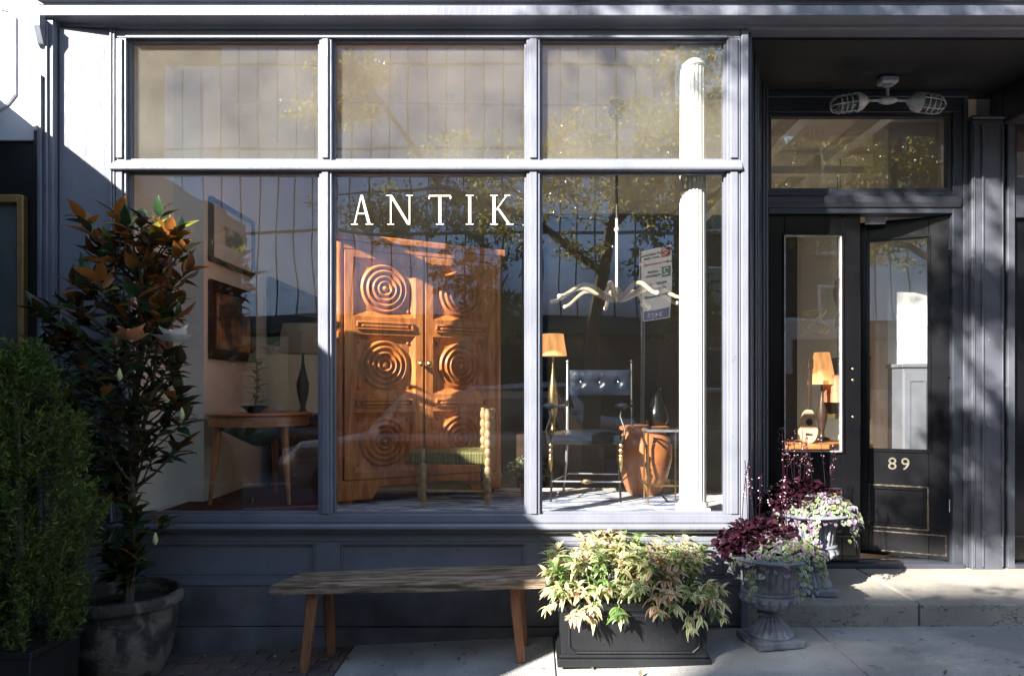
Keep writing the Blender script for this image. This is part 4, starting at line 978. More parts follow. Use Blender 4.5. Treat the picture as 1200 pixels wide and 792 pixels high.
# ------------------------------------------------------------------ stone urns with plants
def urn(loc, rz, label, s=1):
    o = empty('garden_urn', loc, rz, label, 'urn', 'weathered urns by the door'); o.scale = (s,s,s)
    MB().box(-.135,.135,-.135,.135,0,.045).build('base', m_urn, o, bevel=.01, seg=2)
    MB().lathe([(.125,.045),(.128,.055),(.115,.062),(.10,.085),(.075,.11),(.058,.135),(.052,.15),(.062,.156),(.070,.165),(.062,.175),(.055,.18),(.058,.19),(.075,.196)], 0, 0, 144, lobes=18, amp=.14, lz=(.06,.14)).build('foot', m_urn, o, smooth=True)
    MB().lathe([(.075,.196),(.11,.205),(.145,.228),(.158,.25),(.158,.268),(.15,.28)], 0, 0, 144, lobes=18, amp=.16, lz=(.2,.265)).build('lobed_bowl', m_urn, o, smooth=True)
    MB().lathe([(.150,.281),(.155,.287),(.150,.294),(.138,.298)], 0, 0, 36).build('waist_band', m_urn, o, smooth=True)
    MB().lathe([(.137,.299),(.135,.33),(.142,.40),(.155,.44),(.17,.455)], 0, 0, 192, lobes=24, amp=.10, lz=(.30,.43)).build('cup', m_urn, o, smooth=True)
    MB().lathe([(.17,.455),(.20,.462),(.222,.47),(.228,.478),(.22,.486),(.19,.488),(.165,.478),(.15,.44),(.0001,.438)], 0, 0, 48).build('rim', m_urn, o, smooth=True)
    return o
u1 = urn((1.305, -.25, g(1.305)), R(12), 'grey fluted urn standing on the pavement beside the black planter')
u2 = urn((1.72, .26, .241), R(-8), 'grey fluted urn standing on the door step', s=1.02)
md = [leaf_mat('heuchera_leaf', [(.060,.014,.028),(.036,.009,.018),(.022,.006,.012)], rough=.3, trans=.2, vary=.4),
      leaf_mat('silver_leaf', [(.12,.17,.09),(.26,.31,.21),(.46,.50,.40)], rough=.45, trans=.2, vary=.2),
      leaf_mat('lilac_leaf', [(.16,.08,.14),(.28,.17,.27),(.40,.31,.40)], rough=.45, trans=.2, vary=.3),
      leaf_mat('lime_leaf', [(.13,.18,.05),(.23,.28,.11),(.36,.40,.20)], rough=.4, trans=.3, vary=.2),
      leaf_mat('pink_flower', [(.6,.3,.38),(.75,.5,.55)], rough=.5, trans=.2, vary=.2)]
rg = [leaf_geo(.040,.036,.7,.25,4,round_=True), leaf_geo(.030,.026,.9,.2,4,round_=True), leaf_geo(.048,.042,.9,.4,4,round_=True), leaf_geo(.024,.020,.5,.1,3,round_=True)]
def urn_plant(loc, label, seed, tall):
    random.seed(seed)
    o = empty('mixed_plant', loc, 0, label, 'plant', 'mixed plants in the urns')
    dark, light, st = [], [], MB()
    for k in range(860):      # dark mound behind
        d = rdir(-.15, 1); rr = random.uniform(.55, 1)
        p = Vector((d.x*.24*rr-.045, d.y*.15*rr+.04, .015+d.z*.17*rr)); dd = Vector((d.x, d.y-.4, d.z*.6+.2))+rdir()*.5
        dark.append((rg[random.choice((0,2,1))], orient(p, dd, random.uniform(-.8,.8), random.uniform(.8,1.25)), 0))
    for k in range(1050):      # silver, lilac and lime mound in front, spilling over the rim
        a = random.uniform(-PI, .15); t = random.random()
        rx, ry = .26, .20
        z = .09*(1-t**1.5)*1.1-.11*max(0, t-.75)*3*random.random()
        p = Vector((math.cos(a)*rx*t+.03, math.sin(a)*ry*t-.0, z+random.uniform(-.01,.025))); dd = Vector((math.cos(a)*.8, math.sin(a)*.9, .5-t))+rdir()*.55
        mi = random.choices((1,2,3,0), (5,2.6,1.6+3*max(0, math.cos(a)), .5))[0] if t > .3 else random.choices((1,2,0), (3,3,1))[0]
        light.append((rg[random.choice((0,1,1,3))], orient(p, dd, random.uniform(-.8,.8), random.uniform(.8,1.3)), mi))
    for k in range(5):        # trailing bits
        a = random.uniform(-2.6, -.3); 
        for j in range(14):
            p = Vector((math.cos(a)*.24+random.uniform(-.025,.025)+.02, math.sin(a)*.21+random.uniform(-.02,.02), -.01-.012*j+random.uniform(-.01,.01)))
            light.append((rg[1], orient(p, Vector((math.cos(a), math.sin(a), -.6))+rdir()*.5, 0, 1.0), random.choice((1,1,3,2))))
    tag(leaves_joined('dark_foliage', dark, md, o), kind='stuff'); tag(leaves_joined('pale_foliage', light, md, o), kind='stuff')
    fl = []
    for k in range(tall):
        x = random.uniform(-.16, .16); h = random.uniform(.24, .44); lean = random.uniform(-.05,.05)
        if k == 0: x, h = -.14, .44
        if k == 1: x, h = -.04, .36
        pts = [(x+lean*t*t, .05+.02*t, .08+h*t) for t in (0,.25,.5,.75,1)]
        st.tube(pts, .0022, 4)
        for j in range(26):
            t = random.uniform(.5, 1); p = Vector((x+lean*t*t, .05+.02*t, .08+h*t))+rdir()*.013
            fl.append((rg[3], orient(p, rdir(), 0, .38), 4 if random.random() < .6 else 0))
    st.build('flower_stem', md[0], o); tag(leaves_joined('flowers', fl, md, o), kind='stuff')
urn_plant((1.305,-.25,g(1.305)+.485), 'purple and silver leaved plants spilling from the urn on the pavement', 5, 7)
urn_plant((1.72,.26,.241+.495), 'purple and silver leaved plants in the urn on the step', 9, 16)

# ------------------------------------------------------------------ magnolia in its clay pot
zg = g(-2.23)
pt = empty('clay_pot', (-2.23, -.31, zg), 0, 'large round mossy clay pot with uneven rim holding the magnolia', 'pot')
b = MB(); b.lathe([(.17,0),(.20,.015),(.235,.10),(.262,.22),(.272,.32),(.268,.37),(.278,.385),(.298,.40),(.302,.43),(.292,.452),(.27,.455),(.258,.43),(.255,.36)], 0, 0, 48)
b.v = [(x*(1+.02*mnoise.noise(Vector((x*4,y*4,z*3)))), y*(1+.02*mnoise.noise(Vector((x*4,y*4,z*3)))), z+.008*mnoise.noise(Vector((x*5,y*5,0)))) for x, y, z in b.v]
b.build('body', m_claypot, pt, smooth=True)
MB().lathe([(.256,.38),(.15,.395),(.0001,.40)], 0, 0, 30).build('soil', m_soil, pt, smooth=True)
mg = empty('magnolia_tree', (-2.20, -.31, zg+.39), 0, 'young magnolia with green and rust backed leaves in the clay pot', 'tree')
random.seed(21)
m_mag = leaf_mat('magnolia_leaf', [(.035,.08,.03),(.028,.065,.026),(.04,.09,.036)], back=(.075,.058,.026), rough=.22, trans=.22, vary=.35, spec=.6)
m_mag2 = leaf_mat('young_magnolia_leaf', [(.22,.10,.02),(.18,.07,.02),(.26,.12,.03)], back=(.36,.14,.035), rough=.3, trans=.4, vary=.35)
m_mag3 = leaf_mat('lime_magnolia_leaf', [(.34,.36,.05),(.28,.32,.05)], rough=.3, trans=.4, vary=.2)
gm = [leaf_geo(.145,.072,.35,.3,6), leaf_geo(.13,.064,.7,.25,6), leaf_geo(.155,.074,.15,.35,6), leaf_geo(.11,.058,.5,.3,6)]
meshm = [[leaf_mesh('leaf', ge, m) for ge in gm] for m in (m_mag, m_mag2, m_mag3)]
tr = MB(); base = Vector((0,0,0))
trunk = [Vector(p) for p in ((0,0,0),(.0,.01,.4),(.02,.0,.8),(.03,.02,1.15),(.07,.03,1.45),(.10,.03,2.0))]
tr.tube(trunk, [.030,.026,.022,.018,.012,.006], 8)
tr.tube([(.025,.01,.75),(.09,.0,1.0),(.14,.0,1.25),(.17,.03,1.85)], [.012,.011,.009,.005], 7)
tr.tube([(.0,.0,.35),(-.08,.02,.8),(-.14,.03,1.2),(-.12,.05,1.95)], [.014,.012,.009,.005], 7)
tr.build('trunk', m_bark, mg, smooth=True)
# clusters: (px, py, Y) measured leaf rosettes fill an uneven column
tw = MB(); cl_ = []
for k in range(150):
    t = (k+.5)/150; z = .14+t*1.90
    if t < .12: rx = .10
    elif t < .36: rx = .22
    elif t < .8: rx = .46
    else: rx = .44-(t-.8)*.8
    if t < .32 and k % 5 > 1: continue
    a = k*2.4; rr = rx*random.uniform(.35, 1); xo = -.02+(.06 if t > .85 else 0)+(-.10 if .4 < t < .75 else 0)
    cl_.append(Vector((math.cos(a)*rr+xo, math.sin(a)*rr*.5-.04, z+random.uniform(-.05,.05))))
cl_ += [Vector((.08,-.02,2.08)), Vector((-.07,0,2.12)), Vector((.19,-.03,2.10)), Vector((.0,-.06,2.0)), Vector((.26,-.06,2.0)), Vector((.15,-.08,1.92)), Vector((.30,-.05,1.15)), Vector((.36,-.1,1.0)), Vector((-.5,-.1,1.25)), Vector((-.58,-.1,1.0)), Vector((-.5,-.12,.85)), Vector((-.56,-.1,1.12)), Vector((-.45,-.1,1.4)), Vector((-.62,-.1,1.2)), Vector((-.55,-.15,.95)), Vector((-.4,-.15,1.1)), Vector((-.35,-.1,1.5)), Vector((.28,-.1,1.3)), Vector((.33,-.1,.85)), Vector((.24,-.08,1.6)),Vector((.10,-.1,.26)),Vector((-.06,-.05,.22))]
n_single = 0; rest = []
order = sorted(range(len(cl_)), key=lambda i: cl_[i].y)
for i in order:
    c = cl_[i]; axis = Vector((0, 0, max(.1, c.z-.3*abs(c.x)-.15)))
    inner = Vector((.03*c.z, .01, max(.12, c.z-.22)))
    tw.tube([inner, (inner+c)/2+Vector((0,0,-.02)), c], [.006,.005,.004], 5)
    d = (c-inner).normalized()+Vector((0,0,.35)); d.normalize()
    hi = c.z > 1.5; ph = random.uniform(0, 6)
    for j in range(random.randint(7, 10)):
        a = ph+j*2.4; side_v = Vector((math.cos(a), math.sin(a), 0)); side_v -= d*side_v.dot(d)*.5
        dv = side_v*(.55+.07*j)+d*(.95-.1*j); p_ = c-d*.012*j
        mi = random.choices((0,1,2), (.52,.42,.06) if hi else (.90,.085,.015))[0]; gi = random.randrange(4)
        mt = orient(p_, dv, random.uniform(-.5,.5)+(PI if (hi and random.random() < .3) else 0), random.uniform(.7,1.05))
        if n_single < 296: 
            o = bpy.data.objects.new('leaf', meshm[mi][gi]); COL.objects.link(o); o.parent = mg; o.matrix_local = mt; n_single += 1
        else: rest.append((gm[gi], mt, mi))
tw.build('twig', m_bark, mg, smooth=True)
tag(leaves_joined('foliage', rest, [m_mag, m_mag2, m_mag3], mg), kind='stuff')
def blossom(px, py, Y, m, s=1):
    X, Z = at(px, py, Y); c = Vector((X, Y, Z))-mg.location
    for j in range(8):
        a = j*PI/4+.2; up = .55 if j % 2 else .15
        ge = leaf_geo(.085*s,.07*s,-.4,.5,5)
        me = leaf_mesh('petal', ge, m); o = bpy.data.objects.new('petal', me); COL.objects.link(o); o.parent = mg
        o.matrix_local = orient(c, Vector((math.cos(a), -.35+math.sin(a)*.6, up)), 0, 1)
    MB().sphere(c+Vector((0,-.01,.015)), .014, 8, sz=1.5).build('flower_centre', m_bud, mg, smooth=True)
blossom(205, 402, -.62, m_petal, 1.45); blossom(155, 400, -.66, m_petal2, 1.35)
for px, py in ((182,632),(213,486),(140,440)):
    X, Z = at(px, py, -.58); MB().lathe([(.0001,-.03),(.012,-.015),(.014,.0),(.006,.03),(.0001,.04)], X+2.2, -.27, 10, Z-mg.location.z).build('bud', m_bud, mg, smooth=True)

# ------------------------------------------------------------------ bushy evergreen in black box at the edge
bp_ = empty('planter_box', (-2.43, -.84, g(-2.43)), 0, 'square black planter box at the edge holding a bushy evergreen', 'planter')
frus(MB(), -.17,.17,-.17,.17,.0,.36,.015).build('body', m_planter, bp_, bevel=.005)
b = MB(); b.box(-.20,.20,-.20,-.16,.361,.39).box(-.20,.20,.16,.20,.361,.39).box(-.20,-.16,-.16,.16,.361,.39).box(.16,.20,-.16,.16,.361,.39); b.build('rim', m_planter, bp_, bevel=.004)
MB().box(-.16,.16,-.16,.16,.355,.365).build('soil', m_soil, bp_)
ev = empty('evergreen_shrub', (-2.43, -.84, g(-2.43)+.365), 0, 'dense dark green feathery evergreen shrub in the square planter', 'shrub')
random.seed(31)
m_ev = leaf_mat('evergreen_spray', [(.035,.075,.012),(.05,.10,.015)], rough=.6, trans=.3, vary=.5)
m_ev2 = leaf_mat('light_evergreen_spray', [(.13,.20,.03),(.17,.23,.04)], rough=.6, trans=.35, vary=.4)
ge_ = [leaf_geo(.040,.009,.3,.1,2), leaf_geo(.030,.010,.2,.1,2)]
MB().tube([(0,0,0),(0.01,0,.5),(0,0,1.1)], [.02,.016,.006], 7).build('trunk', m_bark, ev)
it = []; st2 = MB()
for k in range(2400):
    t = random.random(); z = .02+t*1.36
    rad = .30*(math.sin(PI*min(1, .18+t*.80))**.6)*(1+.16*mnoise.noise(Vector((k*.37,t*6,0)))+.10*math.sin(t*19))
    a = random.uniform(0, 2*PI)
    if mnoise.noise(Vector((math.cos(a)*2.2, math.sin(a)*2.2, z*4))) < -.28: continue
    r0 = rad*random.uniform(.62, 1.02)*(1.13 if random.random() < .07 else 1)
    p = Vector((math.cos(a)*r0, math.sin(a)*r0, z)); d = Vector((math.cos(a)*.6, math.sin(a)*.6, 1.0))+rdir()*.35; d.normalize()
    st2.tube([p-d*.06, p+d*.04], .0012, 3)
    for j in range(14):
        q = p+d*(-.05+.0085*j); it.append((ge_[j % 2], orient(q, d*.7+rdir()*.8, random.uniform(0,6), random.uniform(.7,1.1)), 1 if random.random() < .42+.5*(mnoise.noise(p*9)) else 0))
st2.build('twig', m_bark, ev); tag(leaves_joined('foliage', it, [m_ev, m_ev2], ev), kind='stuff')

# little potted plant inside the window and pot plant on the round table
pp = empty('potted_plant', (-.04, .78, .752), 0, 'small yellow green pot plant in the display behind the glazing post', 'plant')
MB().lathe([(.04,0),(.055,.08),(.058,.085),(.05,.085),(.0001,.075)], 0, 0, 18).build('pot', m_terra, pp, smooth=True)
it = []
for k in range(260):
    d = rdir(-.3, 1); p = Vector((d.x*.15, d.y*.12, .17+d.z*.09))*random.uniform(.8,1.05); it.append((rg[3], orient(p, d+rdir()*.5, 0, 1.1), 3 if k % 3 else 1))
tag(leaves_joined('foliage', it, md, pp), kind='stuff')
tp = empty('potted_plant', (-1.86, .60, 1.339), 0, 'dark leaved plant in a shallow iron bowl on the round table', 'plant')
MB().lathe([(.04,0),(.05,.01),(.09,.04),(.095,.045),(.08,.042),(.0001,.03)], 0, 0, 20).build('bowl', m_iron, tp, smooth=True)
MB().tube([(0,0,.03),(.02,0,.2),(.01,0,.36)], [.008,.006,.004], 6).build('stem', m_bark, tp)
for k in range(22):
    t = k/22; o = bpy.data.objects.new('leaf', meshm[0][k % 4]); COL.objects.link(o); o.parent = tp
    a = k*2.4; o.matrix_local = orient(Vector((.015,0,.06+.30*t)), Vector((math.cos(a), math.sin(a), .5)), 0, .62)

# dry leaves blown against the base of the shopfront
random.seed(77); it = []
for k in range(70):
    x = random.uniform(-2.0, 3.2) if k % 3 else random.uniform(-1.9, -1.0); y = -abs(random.gauss(0, .16))-.02 if k % 2 else random.uniform(-.9, -.05)
    if x > 1.2 and y > -.03: y = -.05
    zz = g(x)+.006
    it.append((leaf_geo(random.uniform(.02,.045), random.uniform(.012,.024), random.uniform(-.6,.6), .3, 3), orient(Vector((x,y,zz)), Vector((random.uniform(-1,1),random.uniform(-1,1),random.uniform(.0,.3))), 0, 1), k % 2))
m_dry = [leaf_mat('dry_brown_leaf', [(.20,.11,.04),(.14,.07,.03)], rough=.8, trans=.1), leaf_mat('dry_tan_leaf', [(.36,.26,.12),(.28,.19,.09)], rough=.8, trans=.1)]
tag(leaves_joined('leaf_litter', it, m_dry), 'dry brown leaves scattered along the foot of the shopfront', 'leaf litter', kind='stuff')
# ------------------------------------------------------------------ the street behind the camera (seen mirrored in the panes)
m_panel = [M('blue_cladding_%d' % i, c, .22, metal=.75, scale=2, spec=.8, rvar=.04) for i, c in enumerate(((.42,.50,.72),(.34,.42,.66),(.50,.56,.76)))]
m_fin = M('dark_window_fin', (.03,.035,.05), .4)
m_brick = M('brown_brick_wall', (.22,.13,.09), .9, scale=9, bump=.4)
m_brown = M('dark_brownstone', (.10,.06,.045), .9, scale=4, bump=.3)
m_stonef = M('grey_stone_wall', (.30,.28,.25), .9, scale=4, bump=.3)
m_wing = M('dark_window_glass', (.03,.04,.05), .08, scale=3, spec=.8)
of = empty('office_building', (-2.8, -20.2, g(-2.8)), 0, 'blue panel clad office building mirrored in the upper shop panes', 'building')
MB().box(-10.6,4.75,-34,-20.2,-.7,15.2).box(-12.8,-10.601,-34,-20.2,-.7,13.15).build('body', m_brown, of, world=True)
pm = {}
rowz = [3.95,6.75,9.55,12.35,15.15]
for i in range(-3, 24):
    x0 = -10.45+i*.63
    for j in range(len(rowz)-(2 if i < 0 else 1)):
        key = (random.randrange(3))
        if key not in pm:
            o = MB().box(-.29,.29,-.03,.03,.0,2.72).build('cladding_panel', m_panel[key], of); pm[key] = o.data
        else:
            o = bpy.data.objects.new('cladding_panel', pm[key]); COL.objects.link(o); o.parent = of
        o.location = (x0+.3+2.8, .04, rowz[j]-g(-2.8)); o.rotation_euler.x = random.uniform(-.004,.004)
for j in rowz: MB().box(-10.6,4.75,-20.2,-20.10,j-.09,j-.01).build('floor_band', m_fin, of, world=True)
for i in range(6):
    x0 = -10.2+i*2.45
    MB().box(x0,x0+2.1,-20.2,-20.12,.5,3.5).build('shop_window', m_wing, of, world=True)
MB().prism([(-20.2,3.9),(-19.1,3.45),(-19.1,3.3),(-20.2,3.3)], 'x', -10.2, 4.5).build('awning', M('dark_green_awning', (.03,.05,.045), .8), of, world=True)
def house(name, x0, x1, yf, h, mw, label, floors, roof=None, dirn=1, cols=None, mansard=False):
    o = empty(name, ((x0+x1)/2, yf, g((x0+x1)/2)), 0, label, 'building')
    y1 = yf-9*dirn
    MB().box(x0,x1,min(yf,y1),max(yf,y1),-1.0,h).build('wall', mw, o, world=True)
    n = cols or max(2, int((x1-x0)/2.0)); fh = (h-.8)/floors
    sh_ = {}
    for f in range(floors):
        for c in range(n):
            wx = x0+(x1-x0)*(c+.5)/n; wz = .6+f*fh+fh*.28
            fr = ring(MB(), -.55,.55,0,fh*.55,.07,-.02,.08)
            if 'f' not in sh_:
                w_ = fr.build('window', m_white, o); pn = MB().box(-.48,.48,-.0,.03,.07,fh*.55-.07).build('pane', m_wing, w_); sl = MB().box(-.62,.62,-.02,.15,-.1,-.002).build('sill', m_stonef, w_); sh_['f'] = (w_.data, pn.data, sl.data)
            else:
                w_ = bpy.data.objects.new('window', sh_['f'][0]); COL.objects.link(w_); w_.parent = o
                for nm, dt in (('pane', sh_['f'][1]), ('sill', sh_['f'][2])):
                    q_ = bpy.data.objects.new(nm, dt); COL.objects.link(q_); q_.parent = w_
            w_.location = (wx-o.location.x, .01*dirn, wz-o.location.z)
            if dirn < 0: w_.rotation_euler.z = PI
    MB().box(x0-.1,x1+.1,yf-.02 if dirn > 0 else yf-.35,yf+.35 if dirn > 0 else yf+.02,h,h+.45).build('cornice', mw, o, world=True, bevel=.04)
    if mansard:
        MB().prism([(x0+.0,h+.45),(x1,h+.45),(x1-.5,h+2.0),(x0+.5,h+2.0)], 'y', yf-7, yf-.2).build('mansard_roof', m_fin, o, world=True)
        for x in (x0+.7, x1-.7): MB().box(x-.3,x+.3,yf-3,yf-2.2,h+1.8,h+2.9).build('chimney', m_brick, o, world=True)
    return o
house('brownstone_house', 4.9, 9.6, -20.6, 9.0, m_brown, 'dark brownstone house with mansard roof mirrored behind the chandelier', 3, mansard=True)
house('brick_house', 9.8, 16.5, -20.6, 11.0, m_brick, 'brown brick house mirrored beside the white column', 4)
house('stone_house', 16.7, 30, -20.6, 13.0, m_stonef, 'grey stone house mirrored in the door glass', 4)
house('tall_brick_house', -17.9, -15.1, -20.6, 15.05, m_brick, 'tall narrow brick house beyond the low stone house', 5)
house('low_stone_house', -15.0, -12.9, -20.6, 6.2, m_stonef, 'low stone house between the blue office and the tall brick house', 2)
house('long_stone_house', -40, -18.0, -20.6, 14.1, m_stonef, 'long grey stone house at the far end of the street', 5, cols=9)
# same side of the street: next door houses and the storeys above
up_ = empty('upper_building', (1, 0, 4.4), 0, 'brown brick storeys rising above the shopfront cornice', 'building')
MB().box(-2.87,5.2,.05,8,4.4,7.2).build('wall', m_brick, up_, world=True)
MB().box(-2.87,5.2,.101,8,3.76,4.4).build('lintel', m_brick, up_, world=True)
MB().box(-2.87,-2.601,.35,8,-.5,3.76).build('party_wall', m_brick, up_, world=True); MB().box(3.401,5.2,1.0,8,-.5,3.76).build('party_wall', m_brick, up_, world=True)
MB().box(-2.87,5.2,6.61,8,-.5,3.76).build('rear_wall', m_brick, up_, world=True)
nb2 = empty('neighbour_building', (-8, 0, 0), 0, 'dark brick building adjoining the white fascia panel', 'building')
MB().box(-14,-2.92,.101,8,-1,6.6).build('wall', m_brown, nb2, world=True)
nb3 = empty('corner_building', (9, 0, 0), 0, 'brown brick building beyond the second doorway', 'building')
MB().box(5.21,16,-.2,8,-1,6.9).build('wall', m_brick, nb3, world=True)

# added unseen box, its stepped parapet throws the slanting shade on the shopfront
kf = empty('unseen_shade_box', (-4.4, -1.9, g(-4)), 0, 'dark panelled box with stepped parapet, added out of view to cast shade', 'building')
m_kf = M('dark_green_timber', (.03,.04,.035), .5)
def shade_z(y): return 3.36
MB().box(-5.9,-3.32,-3.95,-.02,-.4,3.12).build('wall', m_kf, kf, world=True)
MB().box(-5.95,-3.28,-3.99,-.02,3.121,3.24).build('cornice', m_kf, kf, world=True, bevel=.01)
y = -.02; hs = [3.33,3.37,3.35,3.40,3.38,3.36,3.39,3.36]; 
for i, h in enumerate(hs): MB().box(-3.45,-3.30,-.02-(i+1)*.495+.002,-.02-i*.495,3.241,h).build('parapet_block', m_kf, kf, world=True)
for i in range(5): ring(MB(), 0,.62,.0,1.5,.05,0,.03).xform(Matrix.Translation((-3.318,-3.8+i*.76,.9)) @ Matrix.Rotation(PI/2, 4, 'Z') ).build('window', m_kf, kf, world=True)

# ------------------------------------------------------------------ parking sign
sx0, _ = 1.60, 0
SX = 2.0
sg = empty('parking_sign', (1.46, -5.30, g(1.6)), R(62), 'white street parking sign with red arrow on a steel pole, mirrored in glass', 'sign')
MB().tube([(-.05,0,0),(-.05,0,3.25)], .028, 10).build('pole', m_steel, sg, smooth=True)
m_sw = M('sign_white', (.9,.9,.9), .35, col2=(.86,.86,.86)); m_sr = M('sign_red', (.6,.04,.05), .5); m_sg = M('sign_dark_green', (.02,.12,.12), .5); m_sb = M('sign_blue', (.03,.06,.35), .5); m_sk = M('sign_black', (.02,.02,.02), .5)
MB().box(0,.60,.032,.040,2.30,3.20).box(-.06,.05,.028,.0315,3.0,3.04).box(-.06,.05,.028,.0315,2.5,2.54).build('plate', m_sw, sg, bevel=.003)
# readable from the shopfront side (facing +Y): reading direction runs towards -X
def sbox(x0, x1, z0, z1, m, nm, y=.0402, th=.002): return MB().box(x0*SX, x1*SX, y, y+th, z0, z1).build(nm, m, sg)
sbox(.20,.285,3.06,3.17, m_sr, 'no_parking_symbol'); 
c = MB(); c.tube([(.485+.064*math.cos(t*PI/8), .044, 3.115+.032*math.sin(t*PI/8)) for t in range(16)], .004, 5, closed=True); c.tube([(.44,.044,3.137),(.53,.044,3.093)], .004, 5); c.build('symbol_ring', m_sw, sg)
for z in (2.985, 2.585):
    m_ = m_sr if z > 2.8 else m_sk
    MB().box(.10,.50,.0402,.0425,z,z+.014).build('arrow_shaft', m_, sg)
    for s, x in ((-1,.10),(1,.50)): MB().prism([(x,z-.015),(x,z+.029),(x+s*.056,z+.007)], 'y', .0402, .0426).build('arrow_head', m_, sg)
sbox(.20,.285,2.80,2.93, m_sg, 'hour_panel'); sbox(.012,.288,2.315,2.43, m_sb, 'route_panel')
def rtext(s, size, x, z, m): text_mesh(s, size, 'sign_text', m, sg, (x*SX, .0445, z), (R(90), 0, PI), ext=.001, sx=SX)
rtext('2', .13, .2425, 2.82, m_sw); rtext('3425', .09, .14, 2.335, m_sw)
rtext('NO PARKING', .034, .105, 3.12, m_sk); rtext('ANY TIME', .034, .105, 3.07, m_sk); rtext('HOUR', .034, .11, 2.88, m_sk); rtext('PARKING', .034, .11, 2.83, m_sk); rtext('MON - SAT', .04, .14, 2.72, m_sk); rtext('9AM - 7PM', .04, .14, 2.66, m_sk)

# ------------------------------------------------------------------ vehicles
m_tyre = M('tyre_rubber', (.02,.02,.02), .85); m_carglass = M('car_glass', (.02,.025,.03), .03, spec=.9); m_head = M('lamp_lens', (.7,.7,.7), .1); m_tail = M('tail_lamp', (.4,.02,.02), .2)
def car(loc, rz, paint, label, Lc=4.6, Wc=1.82, Hc=1.62, group=None):
    o = empty('parked_car', loc, rz, label, 'car', group)
    hw = Wc/2
    # lower body from lofted stations: (x, bottom, shoulder height, half width)
    st_ = [(-Lc/2,.42,.78,.72),(-Lc/2+.12,.30,.90,.93),(-Lc/2+.9,.24,1.0,1),(0,.24,1.02,1),(Lc/2-1.1,.24,1.0,1),(Lc/2-.35,.26,.90,.97),(Lc/2,.40,.68,.76)]
    b = MB(); vs = []
    for x, z0, z1, k in st_:
        w_ = hw*k; vs += [(x,-w_*.92,z0),(x,-w_,(z0+z1)*.5),(x,-w_*.985,z1-.08),(x,-w_*.88,z1),(x,w_*.88,z1),(x,w_*.985,z1-.08),(x,w_,(z0+z1)*.5),(x,w_*.92,z0)]
    fs = [tuple(range(8))[::-1], tuple(range(48,56))]
    for i in range(6):
        for k in range(8): fs.append((8*i+k,8*i+8+k,8*i+8+(k+1)%8,8*i+(k+1)%8))
    b.add(vs, fs); b.build('body', paint, o, smooth=True, bevel=.02, seg=2)
    b = MB(); vs = []
    for x, zt_, k in ((-Lc/2+.25,1.0,.86),(-Lc/2+.65,Hc-.06,.72),(-.1,Hc,.74),(.55,Hc-.05,.72),(Lc/2-1.25,1.0,.86)): vs += [(x,-hw*.88,.98),(x,-hw*k,zt_),(x,hw*k,zt_),(x,hw*.88,.98)]
    fs = [(0,3,2,1),(16,17,18,19)]
    for i in range(4):
        for k in range(4): fs.append((4*i+k,4*i+4+k,4*i+4+(k+1)%4,4*i+(k+1)%4))
    b.add(vs, fs); b.build('cabin', paint, o, smooth=True, bevel=.03, seg=2)
    for s in (-1, 1):
        for x0, x1, a0, a1 in ((-Lc/2+.62,-.35,.12,0),(-.27,.48,0,0),(.56,Lc/2-1.55,0,-.42)):
            zt_ = Hc-.13; y0, y1 = s*(hw*.885), s*(hw*.765)
            MB().add([(x0,y0,1.04),(x1,y0,1.04),(x1+a1,y1,zt_),(x0+a0,y1,zt_),(x0,y0-s*.04,1.04),(x1,y0-s*.04,1.04),(x1+a1,y1-s*.04,zt_),(x0+a0,y1-s*.04,zt_)],
                     [(0,1,2,3),(7,6,5,4),(0,4,5,1),(1,5,6,2),(2,6,7,3),(3,7,4,0)]).build('side_window', m_carglass, o)
        MB().box(Lc/2-.16,Lc/2-.02,s*hw*.45-.17,s*hw*.45+.17,.66,.78).build('headlight', m_head, o, bevel=.02)
        MB().box(-Lc/2-.005,-Lc/2+.1,s*hw*.52-.12,s*hw*.52+.12,.72,.88).build('tail_light', m_tail, o, bevel=.02)
        mr_ = MB().box(.62,.80,s*(hw+.0)-.03,s*(hw+.14)+.03 if s > 0 else s*(hw+.0)+.03,1.0,1.14) if s > 0 else MB().box(.62,.80,-hw-.14,-hw+.03,1.0,1.14)
        mr_.build('mirror', paint, o, bevel=.03, seg=2)
        for x in (-.3, .52): MB().box(x-.09,x+.09,s*(hw+.012)-.012,s*(hw+.012)+.012,.86,.90).build('door_handle', m_chrome, o)
        for x in (-Lc/2+.85, Lc/2-.85):
            wl = MB().lathe([(.22,-.1),(.33,-.1),(.345,-.06),(.345,.06),(.33,.1),(.22,.1)], 0, 0, 28).xform(Matrix.Translation((x,s*(hw-.09),.345)) @ Matrix.Rotation(PI/2, 4, 'X')).build('wheel', m_tyre, o, smooth=True)
            MB().lathe([(.0001,-.05),(.06,-.06),(.2,-.03),(.225,-.085),(.225,.085),(.2,.03),(.06,.06),(.0001,.05)], 0, 0, 20, lobes=10, amp=.05).xform(Matrix.Translation((x,s*(hw-.075),.345)) @ Matrix.Rotation(PI/2, 4, 'X')).build('rim', m_steel, wl, smooth=True)
    MB().add([(Lc/2-1.22,-hw*.78,1.03),(Lc/2-1.22,hw*.78,1.03),(.68,hw*.66,Hc-.1),(.68,-hw*.66,Hc-.1),(Lc/2-1.26,-hw*.78,1.0),(Lc/2-1.26,hw*.78,1.0),(.64,hw*.66,Hc-.13),(.64,-hw*.66,Hc-.13)],
             [(0,1,2,3),(7,6,5,4),(0,4,5,1),(1,5,6,2),(2,6,7,3),(3,7,4,0)]).build('windscreen', m_carglass, o)
    return o
pb = M('black_car_paint', (.025,.025,.03), .15, coat=1, scale=3); ps = M('silver_car_paint', (.45,.47,.5), .25, metal=.5, coat=1, scale=3)
pbr = M('bronze_car_paint', (.50,.40,.33), .2, metal=.3, coat=1, scale=3)
